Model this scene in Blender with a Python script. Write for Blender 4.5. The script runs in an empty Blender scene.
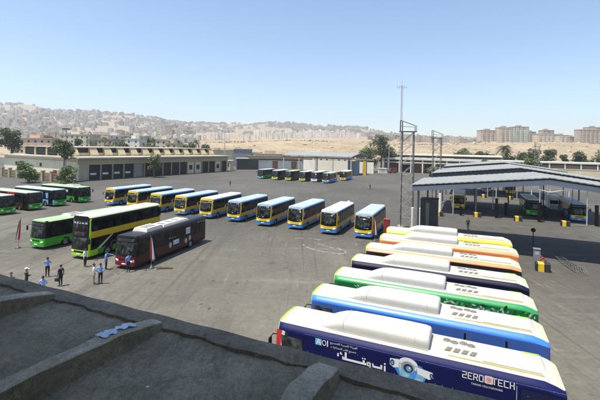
import bpy, bmesh, math, random
import numpy as np
from mathutils import Vector, Matrix
R_ = math.radians
sc = bpy.context.scene
col = sc.collection
rnd = random.Random(7)

# ------------------------------------------------------------------ camera, sky, sun, exposure
EYE = 11.7
cam_d = bpy.data.cameras.new('camera'); cam = bpy.data.objects.new('camera', cam_d); col.objects.link(cam)
cam_d.sensor_width = 36; cam_d.lens = 383.2/600*36; cam_d.shift_y = -52.1/600
cam_d.clip_start = 0.1; cam_d.clip_end = 9000
cam.matrix_world = Matrix.Translation((0, 0, EYE)) @ Matrix.Rotation(math.pi/2, 4, 'X') @ Matrix.Rotation(0.0196, 4, 'Z')
sc.camera = cam
SUN_EL, SUN_AZ = 72.0, 62.0           # shadows fall towards azimuth 62 deg (from +Y to +X)
sdir = Vector((math.sin(R_(SUN_AZ))*math.cos(R_(SUN_EL)), math.cos(R_(SUN_AZ))*math.cos(R_(SUN_EL)), -math.sin(R_(SUN_EL))))
w = bpy.data.worlds.new('World'); sc.world = w; w.use_nodes = True
nt = w.node_tree; nt.nodes.clear()
sky = nt.nodes.new('ShaderNodeTexSky'); sky.sky_type = 'NISHITA'; sky.sun_disc = False
sky.sun_elevation = R_(SUN_EL); sky.sun_rotation = math.atan2(-sdir.x, -sdir.y)
sky.altitude = 100; sky.air_density = 1.0; sky.dust_density = 0.5; sky.ozone_density = 1.9
bg = nt.nodes.new('ShaderNodeBackground'); bg.inputs[1].default_value = 0.147
wo = nt.nodes.new('ShaderNodeOutputWorld'); nt.links.new(sky.outputs[0], bg.inputs[0]); nt.links.new(bg.outputs[0], wo.inputs[0])
sun_d = bpy.data.lights.new('sun', 'SUN'); sun_d.energy = 5.0; sun_d.angle = R_(0.5); sun_d.color = (1, 0.94, 0.83)
sun = bpy.data.objects.new('sun', sun_d); col.objects.link(sun); sun.rotation_euler = sdir.to_track_quat('-Z', 'Y').to_euler()
sc.view_settings.view_transform = 'Standard'; sc.view_settings.look = 'None'; sc.view_settings.gamma = 1
sc.view_settings.use_curve_mapping = False; sc.view_settings.exposure = 0.46

# ------------------------------------------------------------------ materials
def nodes(name):
    m = bpy.data.materials.new(name); m.use_nodes = True; t = m.node_tree
    return m, t, t.nodes['Principled BSDF']
def ramp(t, fac, stops):
    r = t.nodes.new('ShaderNodeValToRGB'); e = r.color_ramp.elements
    while len(e) < len(stops): e.new(0.5)
    for k, (p, c) in enumerate(stops): e[k].position = p; e[k].color = (c[0], c[1], c[2], 1) if not isinstance(c, (int, float)) else (c, c, c, 1)
    t.links.new(fac, r.inputs[0]); return r.outputs[0]
def noise(t, vec, scale, detail=4, rough=.6):
    n = t.nodes.new('ShaderNodeTexNoise'); n.inputs['Scale'].default_value = scale; n.inputs['Detail'].default_value = detail; n.inputs['Roughness'].default_value = rough
    if vec is not None: t.links.new(vec, n.inputs['Vector'])
    return n.outputs['Fac']
def mixc(t, f, a, b, mode='MIX'):
    n = t.nodes.new('ShaderNodeMix'); n.data_type = 'RGBA'; n.blend_type = mode
    for s, v in ((0, f), (6, a), (7, b)):
        if isinstance(v, (int, float)): n.inputs[s].default_value = v
        elif isinstance(v, tuple): n.inputs[s].default_value = (v[0], v[1], v[2], 1)
        else: t.links.new(v, n.inputs[s])
    return n.outputs[2]
def mth(t, op, a, b=None):
    n = t.nodes.new('ShaderNodeMath'); n.operation = op
    for s, v in ((0, a), (1, b)):
        if v is None: continue
        if isinstance(v, (int, float)): n.inputs[s].default_value = v
        else: t.links.new(v, n.inputs[s])
    return n.outputs[0]
def ocoord(t, out='Object'):
    return t.nodes.new('ShaderNodeTexCoord').outputs[out]
def mapv(t, vec, scale=(1, 1, 1), rot=(0, 0, 0)):
    n = t.nodes.new('ShaderNodeMapping'); n.inputs['Scale'].default_value = scale; n.inputs['Rotation'].default_value = rot
    t.links.new(vec, n.inputs['Vector']); return n.outputs[0]
def bump(t, b, h, strength=.3, dist=.02):
    n = t.nodes.new('ShaderNodeBump'); n.inputs['Strength'].default_value = strength; n.inputs['Distance'].default_value = dist
    t.links.new(h, n.inputs['Height']); t.links.new(n.outputs[0], b.inputs['Normal'])
_mats = {}
def M(name, c, rough=.55, metal=0., var=.12, scale=2.5, coat=0., bmp=0., stain=None, stain_amt=.35, spec=None):
    if name in _mats: return _mats[name]
    m, t, b = nodes(name)
    o = ocoord(t); f = noise(t, o, scale, 5, .65)
    base = ramp(t, f, [(.3, tuple(x*(1-var) for x in c)), (.7, tuple(min(1, x*(1+var)) for x in c))])
    if stain:
        f2 = noise(t, mapv(t, o, (.6, .6, .25)), scale*1.7, 6, .7)
        base = mixc(t, ramp(t, f2, [(.52, 0.), (.72, stain_amt)]), base, stain)
    t.links.new(base, b.inputs['Base Color'])
    b.inputs['Roughness'].default_value = rough; b.inputs['Metallic'].default_value = metal
    if spec is not None: b.inputs['Specular IOR Level'].default_value = spec
    if coat: b.inputs['Coat Weight'].default_value = coat; b.inputs['Coat Roughness'].default_value = .12
    if bmp: bump(t, b, noise(t, o, scale*6, 6, .7), bmp, .03)
    _mats[name] = m; return m
DUST = (.34, .29, .22)
def paint(name, c, rough=.4):
    d = min(1, max(c)*4)
    return M(name, c, rough, 0, .06, 1.2, .15, 0, tuple(x*(.25+.5*d) for x in DUST), .06+.08*d, spec=.35)
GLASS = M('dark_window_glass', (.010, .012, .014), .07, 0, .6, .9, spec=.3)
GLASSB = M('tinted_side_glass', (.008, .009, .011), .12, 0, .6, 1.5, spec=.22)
BLACK = M('black_trim', (.009, .009, .010), .5, spec=.2)
RUBBER = M('tyre_rubber', (.018, .017, .016), .85)
RIM = M('steel_rim', (.32, .32, .33), .4, .6)
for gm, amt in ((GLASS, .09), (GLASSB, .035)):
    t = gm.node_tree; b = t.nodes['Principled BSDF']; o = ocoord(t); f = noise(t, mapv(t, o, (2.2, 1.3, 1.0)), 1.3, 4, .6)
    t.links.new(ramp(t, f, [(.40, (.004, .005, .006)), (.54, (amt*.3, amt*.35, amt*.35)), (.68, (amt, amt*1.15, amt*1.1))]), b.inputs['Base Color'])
LAMP = M('lamp_glass', (.75, .76, .74), .12)
LAMPR = M('red_lamp_glass', (.35, .02, .015), .2)
WHITE = paint('white_paint', (.80, .79, .74))
CREAM = M('roof_cream_white', (.52, .505, .445), .6, 0, .08, 1.6, 0, 0, (.33, .29, .21), .55, spec=.2)
PODW = M('pod_white', (.53, .52, .475), .5, 0, .06, 1.4, 0, 0, (.38, .35, .28), .4, spec=.25)
LIME = paint('lime_paint', (.36, .66, .03))
PALELIME = paint('pale_lime_paint', (.56, .62, .40))
YEL = paint('bus_yellow', (.80, .54, .02))
ORY = paint('bus_yellow_shaded', (.70, .40, .03))  # bus yellow darkened to orange, side shade put into the colour
BLU = paint('bus_blue', (.07, .26, .58))
PBLU = M('roof_pale_blue', (.42, .54, .66), .45, 0, .06, 1.0, .1, 0, DUST, .25)
PWHT = M('roof_bluish_white', (.70, .74, .76), .45, 0, .06, 1.0, .1, 0, DUST, .25)
GRN = paint('bus_green', (.035, .36, .025))
SIGN = M('sign_black', (.02, .02, .022), .25)
SIGNL = M('sign_pale', (.5, .47, .4), .5)
DEC_W = M('print_white', (.82, .82, .82), .4, 0, .02)
STEEL = M('galvanised_steel', (.40, .40, .38), .5, .3, .2, 3, 0, 0, (.22, .15, .1), .35)
DSTEEL = M('dark_steel', (.07, .072, .075), .5, .2, .2)
CONC = M('concrete', (.40, .37, .32), .85, 0, .15, .8, 0, .2, (.25, .22, .18), .5)
CREAMW = M('cream_wall', (.62, .53, .36), .85, 0, .1, .25, 0, .1, (.4, .33, .23), .5)
WHITEW = M('white_wall', (.72, .68, .58), .85, 0, .1, .3, 0, .1, (.5, .43, .32), .5)
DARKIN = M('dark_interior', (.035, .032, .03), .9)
YBLK = M('yellow_block_paint', (.78, .48, .02), .6, 0, .08, 3, 0, .1, (.2, .16, .1), .4)

# ------------------------------------------------------------------ mesh building
class MB:
    def __init__(s): s.v = []; s.f = []; s.m = []; s.sm = []
    def add(s, vs, fs, mi=0, smooth=False):
        o = len(s.v); s.v += [tuple(p) for p in vs]
        for f in fs: s.f.append(tuple(i+o for i in f)); s.m.append(mi); s.sm.append(smooth)
    def box(s, x0, x1, y0, y1, z0, z1, mi=0, M4=None):
        vs = [(x, y, z) for z in (z0, z1) for y in (y0, y1) for x in (x0, x1)]
        if M4 is not None: vs = [tuple(M4 @ Vector(p)) for p in vs]
        s.add(vs, [(0, 2, 3, 1), (4, 5, 7, 6), (0, 1, 5, 4), (2, 6, 7, 3), (0, 4, 6, 2), (1, 3, 7, 5)], mi)
    def tube(s, pts, rad, n=8, mi=0, caps=True, smooth=True):
        pts = [Vector(p) for p in pts]; rad = rad if isinstance(rad, (list, tuple)) else [rad]*len(pts)
        vs = []
        for k, p in enumerate(pts):
            d = (pts[min(k+1, len(pts)-1)]-pts[max(k-1, 0)]).normalized()
            a = d.cross(Vector((0, 0, 1)) if abs(d.z) < .95 else Vector((1, 0, 0))).normalized(); b = d.cross(a)
            for j in range(n):
                q = 2*math.pi*j/n; vs.append(p+(a*math.cos(q)+b*math.sin(q))*rad[k])
        fs = [(k*n+j, k*n+(j+1) % n, (k+1)*n+(j+1) % n, (k+1)*n+j) for k in range(len(pts)-1) for j in range(n)]
        s.add(vs, fs, mi, smooth)
        if caps:
            s.add(vs[:n], [tuple(range(n))], mi); s.add(vs[-n:], [tuple(range(n))[::-1]], mi)
    def lathe(s, c, prof, axis='X', n=20, mi=0):          # prof: (axial, radius)
        vs = []
        for (a, r) in prof:
            for j in range(n):
                q = 2*math.pi*j/n; u, v_ = r*math.cos(q), r*math.sin(q)
                p = (a, u, v_) if axis == 'X' else ((u, a, v_) if axis == 'Y' else (u, v_, a))
                vs.append((c[0]+p[0], c[1]+p[1], c[2]+p[2]))
        fs = [(k*n+j, k*n+(j+1) % n, (k+1)*n+(j+1) % n, (k+1)*n+j) for k in range(len(prof)-1) for j in range(n)]
        s.add(vs, fs, mi, True)
    def poly(s, pts, mi=0): s.add(pts, [tuple(range(len(pts)))], mi)
    def prism(s, pts2, f0, f1, mi=0):                      # outline + two maps to 3D
        n = len(pts2); vs = [f0(*p) for p in pts2]+[f1(*p) for p in pts2]
        s.add(vs, [tuple(range(n))[::-1], tuple(range(n, 2*n))]+[(k, (k+1) % n, n+(k+1) % n, n+k) for k in range(n)], mi)
    def mesh(s, name, mats, merge=0):
        me = bpy.data.meshes.new(name); me.from_pydata(s.v, [], s.f)
        for m in mats: me.materials.append(m)
        for p, mi, sm in zip(me.polygons, s.m, s.sm): p.material_index = mi; p.use_smooth = sm
        bm = bmesh.new(); bm.from_mesh(me)
        if merge: bmesh.ops.remove_doubles(bm, verts=bm.verts, dist=merge)
        bmesh.ops.recalc_face_normals(bm, faces=bm.faces)
        if merge:
            for e in bm.edges:
                if len(e.link_faces) == 2 and e.calc_face_angle(0) > R_(38): e.smooth = False
        bm.to_mesh(me); bm.free(); me.update()
        return me
    def build(s, name, mats, parent=None, merge=0):
        o = bpy.data.objects.new(name, s.mesh(name, mats if isinstance(mats, (list, tuple)) else [mats], merge)); col.objects.link(o)
        if parent is not None: o.parent = parent
        return o
def tag(o, label=None, cat=None, group=None, kind=None):
    if label: o['label'] = label
    if cat: o['category'] = cat
    if group: o['group'] = group
    if kind: o['kind'] = kind
    return o
def thing(name, label, cat, loc=(0, 0, 0), rz=0., group=None):
    o = bpy.data.objects.new(name, None); col.objects.link(o); o.location = loc; o.rotation_euler = (0, 0, rz)
    o.empty_display_size = .3
    return tag(o, label, cat, group)
kids = {}
def copy_tree(o, parent=None):
    c = o.copy(); col.objects.link(c)
    if parent is not None: c.parent = parent
    for ch in o.children: copy_tree(ch, c)
    return c
# yard axes: t runs along the bus parking direction, s runs away from the camera
TH = R_(113.9); HX, HY = math.sin(TH), math.cos(TH)
def yd(t, s, z=0.): return (HX*t-HY*s, HY*t+HX*s, z)
YROT = -R_(23.9)                                           # local X -> t, local Y -> s
_glyph = {}
def text_polys(body, size, face=None):
    c = bpy.data.curves.new('lettering', 'FONT'); c.body = body; c.size = size; c.resolution_u = 3
    o = bpy.data.objects.new('lettering', c); col.objects.link(o)
    dg = bpy.context.evaluated_depsgraph_get(); dg.update()
    me = bpy.data.meshes.new_from_object(o.evaluated_get(dg))
    vs = [tuple(v.co) for v in me.vertices]; fs = [tuple(p.vertices) for p in me.polygons]
    bpy.data.objects.remove(o); bpy.data.curves.remove(c); bpy.data.meshes.remove(me)
    return vs, fs
def put_text(mb, body, wid, hgt, f, mi=0):                  # fit lettering into a wid x hgt box; f maps (u, v) to 3D
    vs, fs = text_polys(body, 1)
    if not vs: return
    x0 = min(v[0] for v in vs); x1 = max(v[0] for v in vs); y0 = min(v[1] for v in vs); y1 = max(v[1] for v in vs)
    mb.add([f((v[0]-x0)/(x1-x0)*wid, (v[1]-y0)/(y1-y0)*hgt) for v in vs], fs, mi)

# ------------------------------------------------------------------ ground and terrain
def ground_mat():
    m, t, b = nodes('yard_asphalt')
    g = t.nodes.new('ShaderNodeNewGeometry').outputs['Position']
    n1 = noise(t, g, .035, 6, .62); n2 = noise(t, g, .35, 6, .7); n3 = noise(t, g, 6, 4, .7)
    c = ramp(t, n1, [(.34, (.090, .082, .065)), (.5, (.142, .130, .103)), (.66, (.195, .178, .141))])
    c = mixc(t, ramp(t, n2, [(.35, .0), (.75, .55)]), c, (.13, .12, .098))
    # older dark asphalt beyond the pale apron in front
    sx = t.nodes.new('ShaderNodeSeparateXYZ'); t.links.new(g, sx.inputs[0])
    dist = mth(t, 'ADD', mth(t, 'ADD', mth(t, 'MULTIPLY', sx.outputs[0], .42), mth(t, 'MULTIPLY', sx.outputs[1], .9)), mth(t, 'MULTIPLY', mth(t, 'SUBTRACT', noise(t, g, .05, 5, .65), .5), 34))
    dark = mth(t, 'MULTIPLY', ramp(t, mth(t, 'DIVIDE', dist, 200), [(.15, .0), (.25, .7), (.75, .62), (1., .4)]), 1)
    c = mixc(t, dark, c, (.058, .055, .049))
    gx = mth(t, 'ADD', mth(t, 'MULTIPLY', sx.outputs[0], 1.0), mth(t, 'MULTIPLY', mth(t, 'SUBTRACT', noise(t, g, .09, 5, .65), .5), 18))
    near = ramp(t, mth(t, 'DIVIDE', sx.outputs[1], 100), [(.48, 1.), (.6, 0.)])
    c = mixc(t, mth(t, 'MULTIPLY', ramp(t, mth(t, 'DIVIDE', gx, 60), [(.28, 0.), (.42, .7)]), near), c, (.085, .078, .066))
    # streaks of tyre dirt along the lanes and oil blots
    st = noise(t, mapv(t, g, (.5, .035, .1), (0, 0, R_(-20))), 1.1, 5, .7)
    c = mixc(t, ramp(t, st, [(.52, 0.), (.70, .65)]), c, (.07, .065, .056))
    st2 = noise(t, mapv(t, g, (.05, .5, .1), (0, 0, R_(-28))), 1.3, 5, .7)
    c = mixc(t, ramp(t, st2, [(.55, 0.), (.76, .35)]), c, (.26, .24, .20))
    v = t.nodes.new('ShaderNodeTexVoronoi'); v.inputs['Scale'].default_value = .16; t.links.new(g, v.inputs['Vector'])
    blot = mth(t, 'ADD', v.outputs['Distance'], mth(t, 'MULTIPLY', n2, .35))
    c = mixc(t, ramp(t, blot, [(.26, .5), (.36, 0.)]), c, (.045, .042, .04))
    sc1 = noise(t, mapv(t, g, (.9, .09, .1), (0, 0, R_(62))), 1.6, 6, .75); sc2 = noise(t, mapv(t, g, (1.4, .06, .1), (0, 0, R_(8))), 1.1, 6, .75)
    c = mixc(t, ramp(t, sc1, [(.60, 0.), (.68, .5)]), c, (.30, .275, .235)); c = mixc(t, ramp(t, sc2, [(.61, 0.), (.68, .4)]), c, (.09, .085, .078))
    c = mixc(t, ramp(t, noise(t, g, 1.4, 5, .75), [(.56, 0.), (.7, .35)]), c, (.10, .093, .083))
    vq = t.nodes.new('ShaderNodeTexVoronoi'); vq.distance = 'CHEBYCHEV'; vq.inputs['Scale'].default_value = .075; t.links.new(mapv(t, g, (1, .55, 0), (0, 0, R_(24))), vq.inputs['Vector'])
    c = mixc(t, .5, c, ramp(t, vq.outputs['Color'], [(.1, .72), (.5, 1.), (.9, 1.22)]), 'MULTIPLY')
    tr_ = noise(t, mapv(t, g, (2.2, .03, 0), (0, 0, R_(-66))), .8, 3, .6); c = mixc(t, ramp(t, tr_, [(.60, 0.), (.66, .45)]), c, (.055, .052, .046))
    n6 = noise(t, g, 1.7, 8, .8); c = mixc(t, .55, c, ramp(t, n6, [(.3, .6), (.5, 1.), (.7, 1.4)]), 'MULTIPLY')
    vp = t.nodes.new('ShaderNodeTexVoronoi'); vp.inputs['Scale'].default_value = .9; t.links.new(g, vp.inputs['Vector'])
    c = mixc(t, ramp(t, mth(t, 'ADD', vp.outputs['Distance'], mth(t, 'MULTIPLY', n6, .3)), [(.17, .55), (.26, 0.)]), c, (.05, .046, .04))
    c = mixc(t, .3, c, ramp(t, n3, [(.3, .55), (.7, 1.35)]), 'MULTIPLY')
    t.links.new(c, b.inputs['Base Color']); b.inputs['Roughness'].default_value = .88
    bump(t, b, n3, .25, .02)
    return m
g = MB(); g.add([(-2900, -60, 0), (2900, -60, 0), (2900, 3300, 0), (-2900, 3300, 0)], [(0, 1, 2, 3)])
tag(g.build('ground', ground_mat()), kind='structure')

# hillside beyond the yard: heights read off at a few bearings, real distances
BEAR = [-1.5, -.78, -.55, -.31, -.10, .13, .365, .52, .78, 1.5]
DIST = [275, 420, 560, 1200, 2500, 3000]
ELEV = [[-.5, 3, 8, 48, 268, 258], [-.5, 3, 8, 46, 262, 252], [-.5, 3, 9, 34, 226, 216], [-.5, 3, 15, 52, 165, 155], [-.5, 3.5, 20, 50, 168, 160], [-.5, 3, 21, 50, 152, 142],
        [-.5, 2, 21, 42, 92, 85], [-.5, 1.5, 25, 42, 78, 70], [-.5, 1, 27, 46, 92, 85], [-.5, 1, 27, 46, 92, 85]]
def terrain_h(X, Y):
    a = X/max(Y, 1); a = min(max(a, -1.49), 1.49); d = min(max(Y, 275), 2990)
    k = max(i for i in range(len(BEAR)-1) if BEAR[i] <= a); u = (a-BEAR[k])/(BEAR[k+1]-BEAR[k])
    j = max(i for i in range(len(DIST)-1) if DIST[i] <= d); v = (d-DIST[j])/(DIST[j+1]-DIST[j])
    u = u*u*(3-2*u)
    if j in (1, 2): v = v*v*(3-2*v)
    e = lambda kk, jj: ELEV[kk][jj]
    h = (e(k, j)*(1-u)+e(k+1, j)*u)*(1-v)+(e(k, j+1)*(1-u)+e(k+1, j+1)*u)*v
    r = math.sin(X*.021+Y*.013)*1.3+math.sin(X*.047-Y*.031+1)*.8+math.sin(X*.11+Y*.07)*.35+math.sin(X*.23-Y*.19)*.25
    r2 = math.sin(X*.0061+1.3)*6+math.sin(X*.0147-Y*.004)*4+math.sin(X*.033+2)*2
    return h+r*min(1, max(0, (Y-300)/150))*.9+r2*min(1, max(0, (Y-900)/900))
def terrain_mat():
    m, t, b = nodes('desert_ground')
    g = t.nodes.new('ShaderNodeNewGeometry').outputs['Position']
    n1 = noise(t, mapv(t, g, (.004, .002, .05)), 3, 8, .65); n2 = noise(t, g, .06, 6, .7)
    c = ramp(t, n1, [(.3, (.33, .25, .15)), (.5, (.42, .325, .20)), (.62, (.49, .395, .26)), (.75, (.29, .225, .14))])
    c = mixc(t, ramp(t, n2, [(.5, 0.), (.75, .5)]), c, (.30, .225, .15))
    n3 = noise(t, mapv(t, g, (.03, .01, .4)), 1.5, 5, .7)
    c = mixc(t, ramp(t, n3, [(.55, 0.), (.7, .5)]), c, (.55, .43, .27))
    n4 = noise(t, mapv(t, g, (.09, .02, .25)), 1.2, 8, .8); c = mixc(t, ramp(t, n4, [(.48, 0.), (.64, .6)]), c, (.26, .185, .105))
    n5 = noise(t, mapv(t, g, (.02, .05, .9)), 1.0, 8, .75); c = mixc(t, ramp(t, n5, [(.52, 0.), (.66, .5)]), c, (.62, .52, .38))
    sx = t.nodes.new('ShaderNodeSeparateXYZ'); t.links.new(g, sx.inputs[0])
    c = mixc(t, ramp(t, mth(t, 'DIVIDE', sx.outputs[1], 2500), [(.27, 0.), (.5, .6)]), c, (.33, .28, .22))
    t.links.new(c, b.inputs['Base Color']); b.inputs['Roughness'].default_value = .95
    bump(t, b, mth(t, 'ADD', n2, n4), 1.0, 3.)
    return m
tm = MB(); NA = 214; YS = list(np.linspace(275, 600, 34))+list(np.linspace(620, 1300, 22))+list(np.linspace(1340, 2980, 24))
AS = np.linspace(-1.45, 1.45, NA)
for Y in YS:
    for a in AS:
        X = max(-2840, min(2840, a*Y)) if abs(a) < 1.0 else math.copysign(min(abs(a)*Y, 2840+(abs(a)-1)*100), a); tm.v.append((X, Y, terrain_h(X, Y)))
for j in range(len(YS)-1):
    for i in range(NA-1): tm.f.append((j*NA+i, j*NA+i+1, (j+1)*NA+i+1, (j+1)*NA+i)); tm.m.append(0); tm.sm.append(True)
tag(tm.build('hills', terrain_mat()), kind='structure')

# faded paint left on the asphalt
mk = MB()
def ribbon(mb, pts, wd, z=.004, mi=0):
    for k in range(len(pts)-1):
        a, b_ = Vector(pts[k]).to_2d(), Vector(pts[k+1]).to_2d(); d = (b_-a).normalized(); n = Vector((-d.y, d.x))
        wa = wd*rnd.uniform(.5, 1.2); wb = wd*rnd.uniform(.5, 1.2)
        if rnd.random() < .12: continue
        mb.add([(a.x+n.x*wa, a.y+n.y*wa, z), (b_.x+n.x*wb, b_.y+n.y*wb, z), (b_.x-n.x*wb, b_.y-n.y*wb, z), (a.x-n.x*wa, a.y-n.y*wa, z)], [(0, 1, 2, 3)], mi)
def curve(p0, p1, p2, n=14): return [tuple((1-u)**2*np.array(p0)+2*u*(1-u)*np.array(p1)+u*u*np.array(p2)) for u in np.linspace(0, 1, n)]
ribbon(mk, curve((.6, 46.4), (1.5, 43.5), (4.7, 42.6), 24), .17)
ribbon(mk, curve((4.7, 42.6), (6.2, 43.2), (4.6, 45.2), 14), .15)
ribbon(mk, curve((-.4, 49.5), (1.2, 50.2), (3.2, 48.6), 14), .12)
ribbon(mk, curve((2.0, 47.6), (3.4, 45.8), (5.0, 44.2), 14), .1)
mm, t_, b_ = nodes('worn_marking_paint')
gp = t_.nodes.new('ShaderNodeNewGeometry').outputs['Position']
t_.links.new(ramp(t_, noise(t_, gp, 2.2, 6, .75), [(.46, (.175, .16, .125)), (.62, (.36, .34, .30))]), b_.inputs['Base Color']); b_.inputs['Roughness'].default_value = .85
tag(mk.build('road_marking', mm), kind='structure')

# ------------------------------------------------------------------ the roof in front and its building
def roof_mat(name, ca, cb, cc):
    m, t, b = nodes(name)
    g = t.nodes.new('ShaderNodeNewGeometry').outputs['Position']
    n1 = noise(t, g, 1.1, 7, .65); n2 = noise(t, g, 7, 6, .75); n3 = noise(t, g, 40, 4, .7)
    c = ramp(t, n1, [(.32, ca), (.5, cb), (.68, cc)])
    c = mixc(t, ramp(t, n2, [(.5, 0.), (.72, .5)]), c, tuple(x*.5 for x in ca))
    c = mixc(t, ramp(t, n2, [(.28, .45), (.42, 0.)]), c, tuple(min(1, x*1.5) for x in cc))
    cr = noise(t, mapv(t, g, (1.0, .35, 1), (0, 0, R_(24))), 2.2, 8, .7)
    c = mixc(t, ramp(t, mth(t, 'ABSOLUTE', mth(t, 'SUBTRACT', cr, .47)), [(.0, .55), (.006, 0.)]), c, (.03, .028, .024))
    c = mixc(t, ramp(t, noise(t, mapv(t, g, (3, .6, 1), (0, 0, R_(20))), 3, 7, .75), [(.52, 0.), (.68, .45)]), c, tuple(x*.62 for x in ca))
    n7 = noise(t, g, 17, 8, .85); n8 = noise(t, g, 90, 3, .7)
    c = mixc(t, .75, c, ramp(t, n7, [(.3, .45), (.5, 1.), (.7, 1.5)]), 'MULTIPLY'); c = mixc(t, .6, c, ramp(t, n8, [(.3, .5), (.7, 1.5)]), 'MULTIPLY')
    vo = t.nodes.new('ShaderNodeTexVoronoi'); vo.inputs['Scale'].default_value = 9; t.links.new(g, vo.inputs['Vector'])
    c = mixc(t, ramp(t, mth(t, 'ADD', vo.outputs['Distance'], mth(t, 'MULTIPLY', n7, .5)), [(.24, .8), (.30, 0.)]), c, (.05, .046, .035))
    t.links.new(c, b.inputs['Base Color']); b.inputs['Roughness'].default_value = .9
    h = mth(t, 'ADD', n7, mth(t, 'MULTIPLY', n8, .4)); bump(t, b, h, 1.0, .03)
    return m
FIELD = roof_mat('weathered_roof_screed', (.30, .265, .185), (.42, .372, .265), (.55, .495, .365))
BEAM = roof_mat('weathered_beam_concrete', (.22, .195, .14), (.31, .27, .195), (.39, .345, .255))
RIBT = roof_mat('rib_top_lit', (.50, .455, .345), (.64, .585, .455), (.76, .70, .56))  # sky light on the rib tops is put into this paler colour
RIBS = roof_mat('rib_side_shaded', (.20, .165, .105), (.29, .24, .155), (.37, .31, .21))  # shade on the rib sides is put into this darker brown
bld = thing('depot_office_building', 'grey concrete roof with ribs and rough screed in front of the yard', 'building', yd(-4, 0), YROT)
ZR = 9.2
fm = MB()                                                   # roof field: shallow vault between the ribs (local x = t+4, y = s)
xs = np.linspace(-14, 16, 180); ys = np.linspace(-7, 4.06, 70)
def field_z(x, y):
    t = x-4; k = (t+3.95)/2.4; fr = k-math.floor(k)
    vault = -.05+.16*math.sin(math.pi*fr)*min(1, max(0, (4.06-y)/1.2))
    return ZR+vault*.2+.006*math.sin(x*5.1+y*2.3)+.005*math.sin(y*7-x*3.3)+.006*math.sin(x*17)*math.sin(y*13)
for y in ys:
    for x in xs: fm.v.append((x, y, field_z(x, y)-.02))
for j in range(len(ys)-1):
    for i in range(len(xs)-1): fm.f.append((j*180+i, j*180+i+1, (j+1)*180+i+1, (j+1)*180+i)); fm.m.append(0); fm.sm.append(True)
fm.build('roof', FIELD, bld)
bmn = 260; bx = np.linspace(-14, 16, bmn); bb = MB()          # edge beam with a ragged inner lip
prof = [(4.36, ZR-.75), (4.36, ZR-.012), (4.34, ZR+.004), (4.2, ZR+.008), (4.045, ZR+.006), (4.02, ZR-.06)]
for x in bx:
    j = .012*math.sin(x*3.1)+.012*math.sin(x*7.7+1)+.012*math.sin(x*17)+.006*math.sin(x*41)
    for k, (y, z) in enumerate(prof): bb.v.append((x, y+(j if k > 3 else j*.06), z+(.006*math.sin(x*6+k) if k else 0)))
for i in range(bmn-1):
    for k in range(len(prof)-1): bb.f.append((i*6+k, (i+1)*6+k, (i+1)*6+k+1, i*6+k+1)); bb.m.append(0); bb.sm.append(k != 1)
bb.build('edge_beam', BEAM, bld, .0004)
for rt in (-8.65, -6.25, -3.95, -1.4, 1.0, 3.4):             # upstand ribs
    r = MB(); n = 44; ring = 8; ww = .105 if rt < -2 else .14
    for i in range(n):
        s = 4.10-i*.24; up = .20*(1-math.exp(-max(0, 4.13-s)/.5))+.045
        cx = rt+4+.03*math.sin(s*1.7+rt); jl = .012*math.sin(s*13+rt)+.01*math.sin(s*29); jr = .012*math.sin(s*11+2*rt)+.01*math.sin(s*23)
        zt = ZR+up+.008*math.sin(s*19)
        pr = [(-ww-.05, ZR-.06), (-ww+.0+jl, ZR+.02), (-ww+.01+jl, zt-.015), (-ww+.025+jl, zt), (ww-.02+jr, zt-.008), (ww-.005+jr, zt-.022), (ww+.015+jr, ZR+.02), (ww+.06, ZR-.06)]
        r.v += [(cx+a, s, z) for a, z in pr]
    for i in range(n-1):
        for k in range(ring-1): r.f.append((i*ring+k, i*ring+k+1, (i+1)*ring+k+1, (i+1)*ring+k)); r.m.append(0 if k in (2, 3, 4) else 1); r.sm.append(True)
    r.f.append(tuple(range(ring))); r.m.append(1); r.sm.append(False)
    r.build('roof_rib', [RIBT, RIBS], bld, .0004)
wl = MB(); wl.box(-14, 16, -7, 4.1, 0, ZR-.75); wl.build('wall', CREAMW, bld)
up_ = MB(); up_.box(-13, 15, -7.2, -1.2, ZR+.05, 14.9); up_.build('unseen_upper_storey', CREAMW, bld)  # unseen storey behind the camera, carries the shading slab
ea = MB(); ea.box(-13.6, 15.6, -7.6, 3.02, 14.9, 15.25); ea.build('added_shade_slab', CONC, bld)  # unseen slab, added to keep the sun off the roof below
# blue cloth lying over the middle rib
cl = MB(); n1, n2 = 22, 9
for i in range(n1):
    for j in range(n2):
        u = i/(n1-1); v = j/(n2-1)-.5; s = 3.2+u*.5; up = .20*(1-math.exp(-max(0, 4.13-s)/.5))+.045
        wv = (.075+.02*math.sin(u*9)+.02*math.sin(u*23)+.012*math.sin(u*47)); xx = -3.95+4+.03*math.sin(s*1.7-3.95)-.05+v*2*wv
        cl.v.append((xx, s, ZR+up+.012+.004*math.sin(u*21+v*8)+.003*math.sin(v*17-u*9)-max(0, abs(xx-.04)-.10)*1.1))
for i in range(n1-1):
    for j in range(n2-1):
        if (i, j) in ((9, 7), (10, 7), (10, 6), (11, 7), (14, 0), (15, 0), (3, 7), (9, 6), (4, 0)): continue
        cl.f.append((i*n2+j, i*n2+j+1, (i+1)*n2+j+1, (i+1)*n2+j)); cl.m.append(0); cl.sm.append(True)
clo = cl.build('cloth', M('pale_blue_cloth', (.55, .70, .95), .8, 0, .15, 9))
clo.location = yd(-4, 0); clo.rotation_euler = (0, 0, YROT); tag(clo, 'crumpled pale blue cloth lying on the concrete roof rib', 'cloth')
def scrap(pos, sz, m, name, label, cat):
    b = MB(); n = 7; ring = [(math.cos(2*math.pi*k/n)*sz*rnd.uniform(.6, 1.1), math.sin(2*math.pi*k/n)*sz*.6*rnd.uniform(.6, 1.1)) for k in range(n)]
    b.prism(ring, lambda x, y: (x, y, 0), lambda x, y: (x*.8, y*.8, sz*.35))
    o = b.build(name, m); o.location = pos; tag(o, label, cat)
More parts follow.
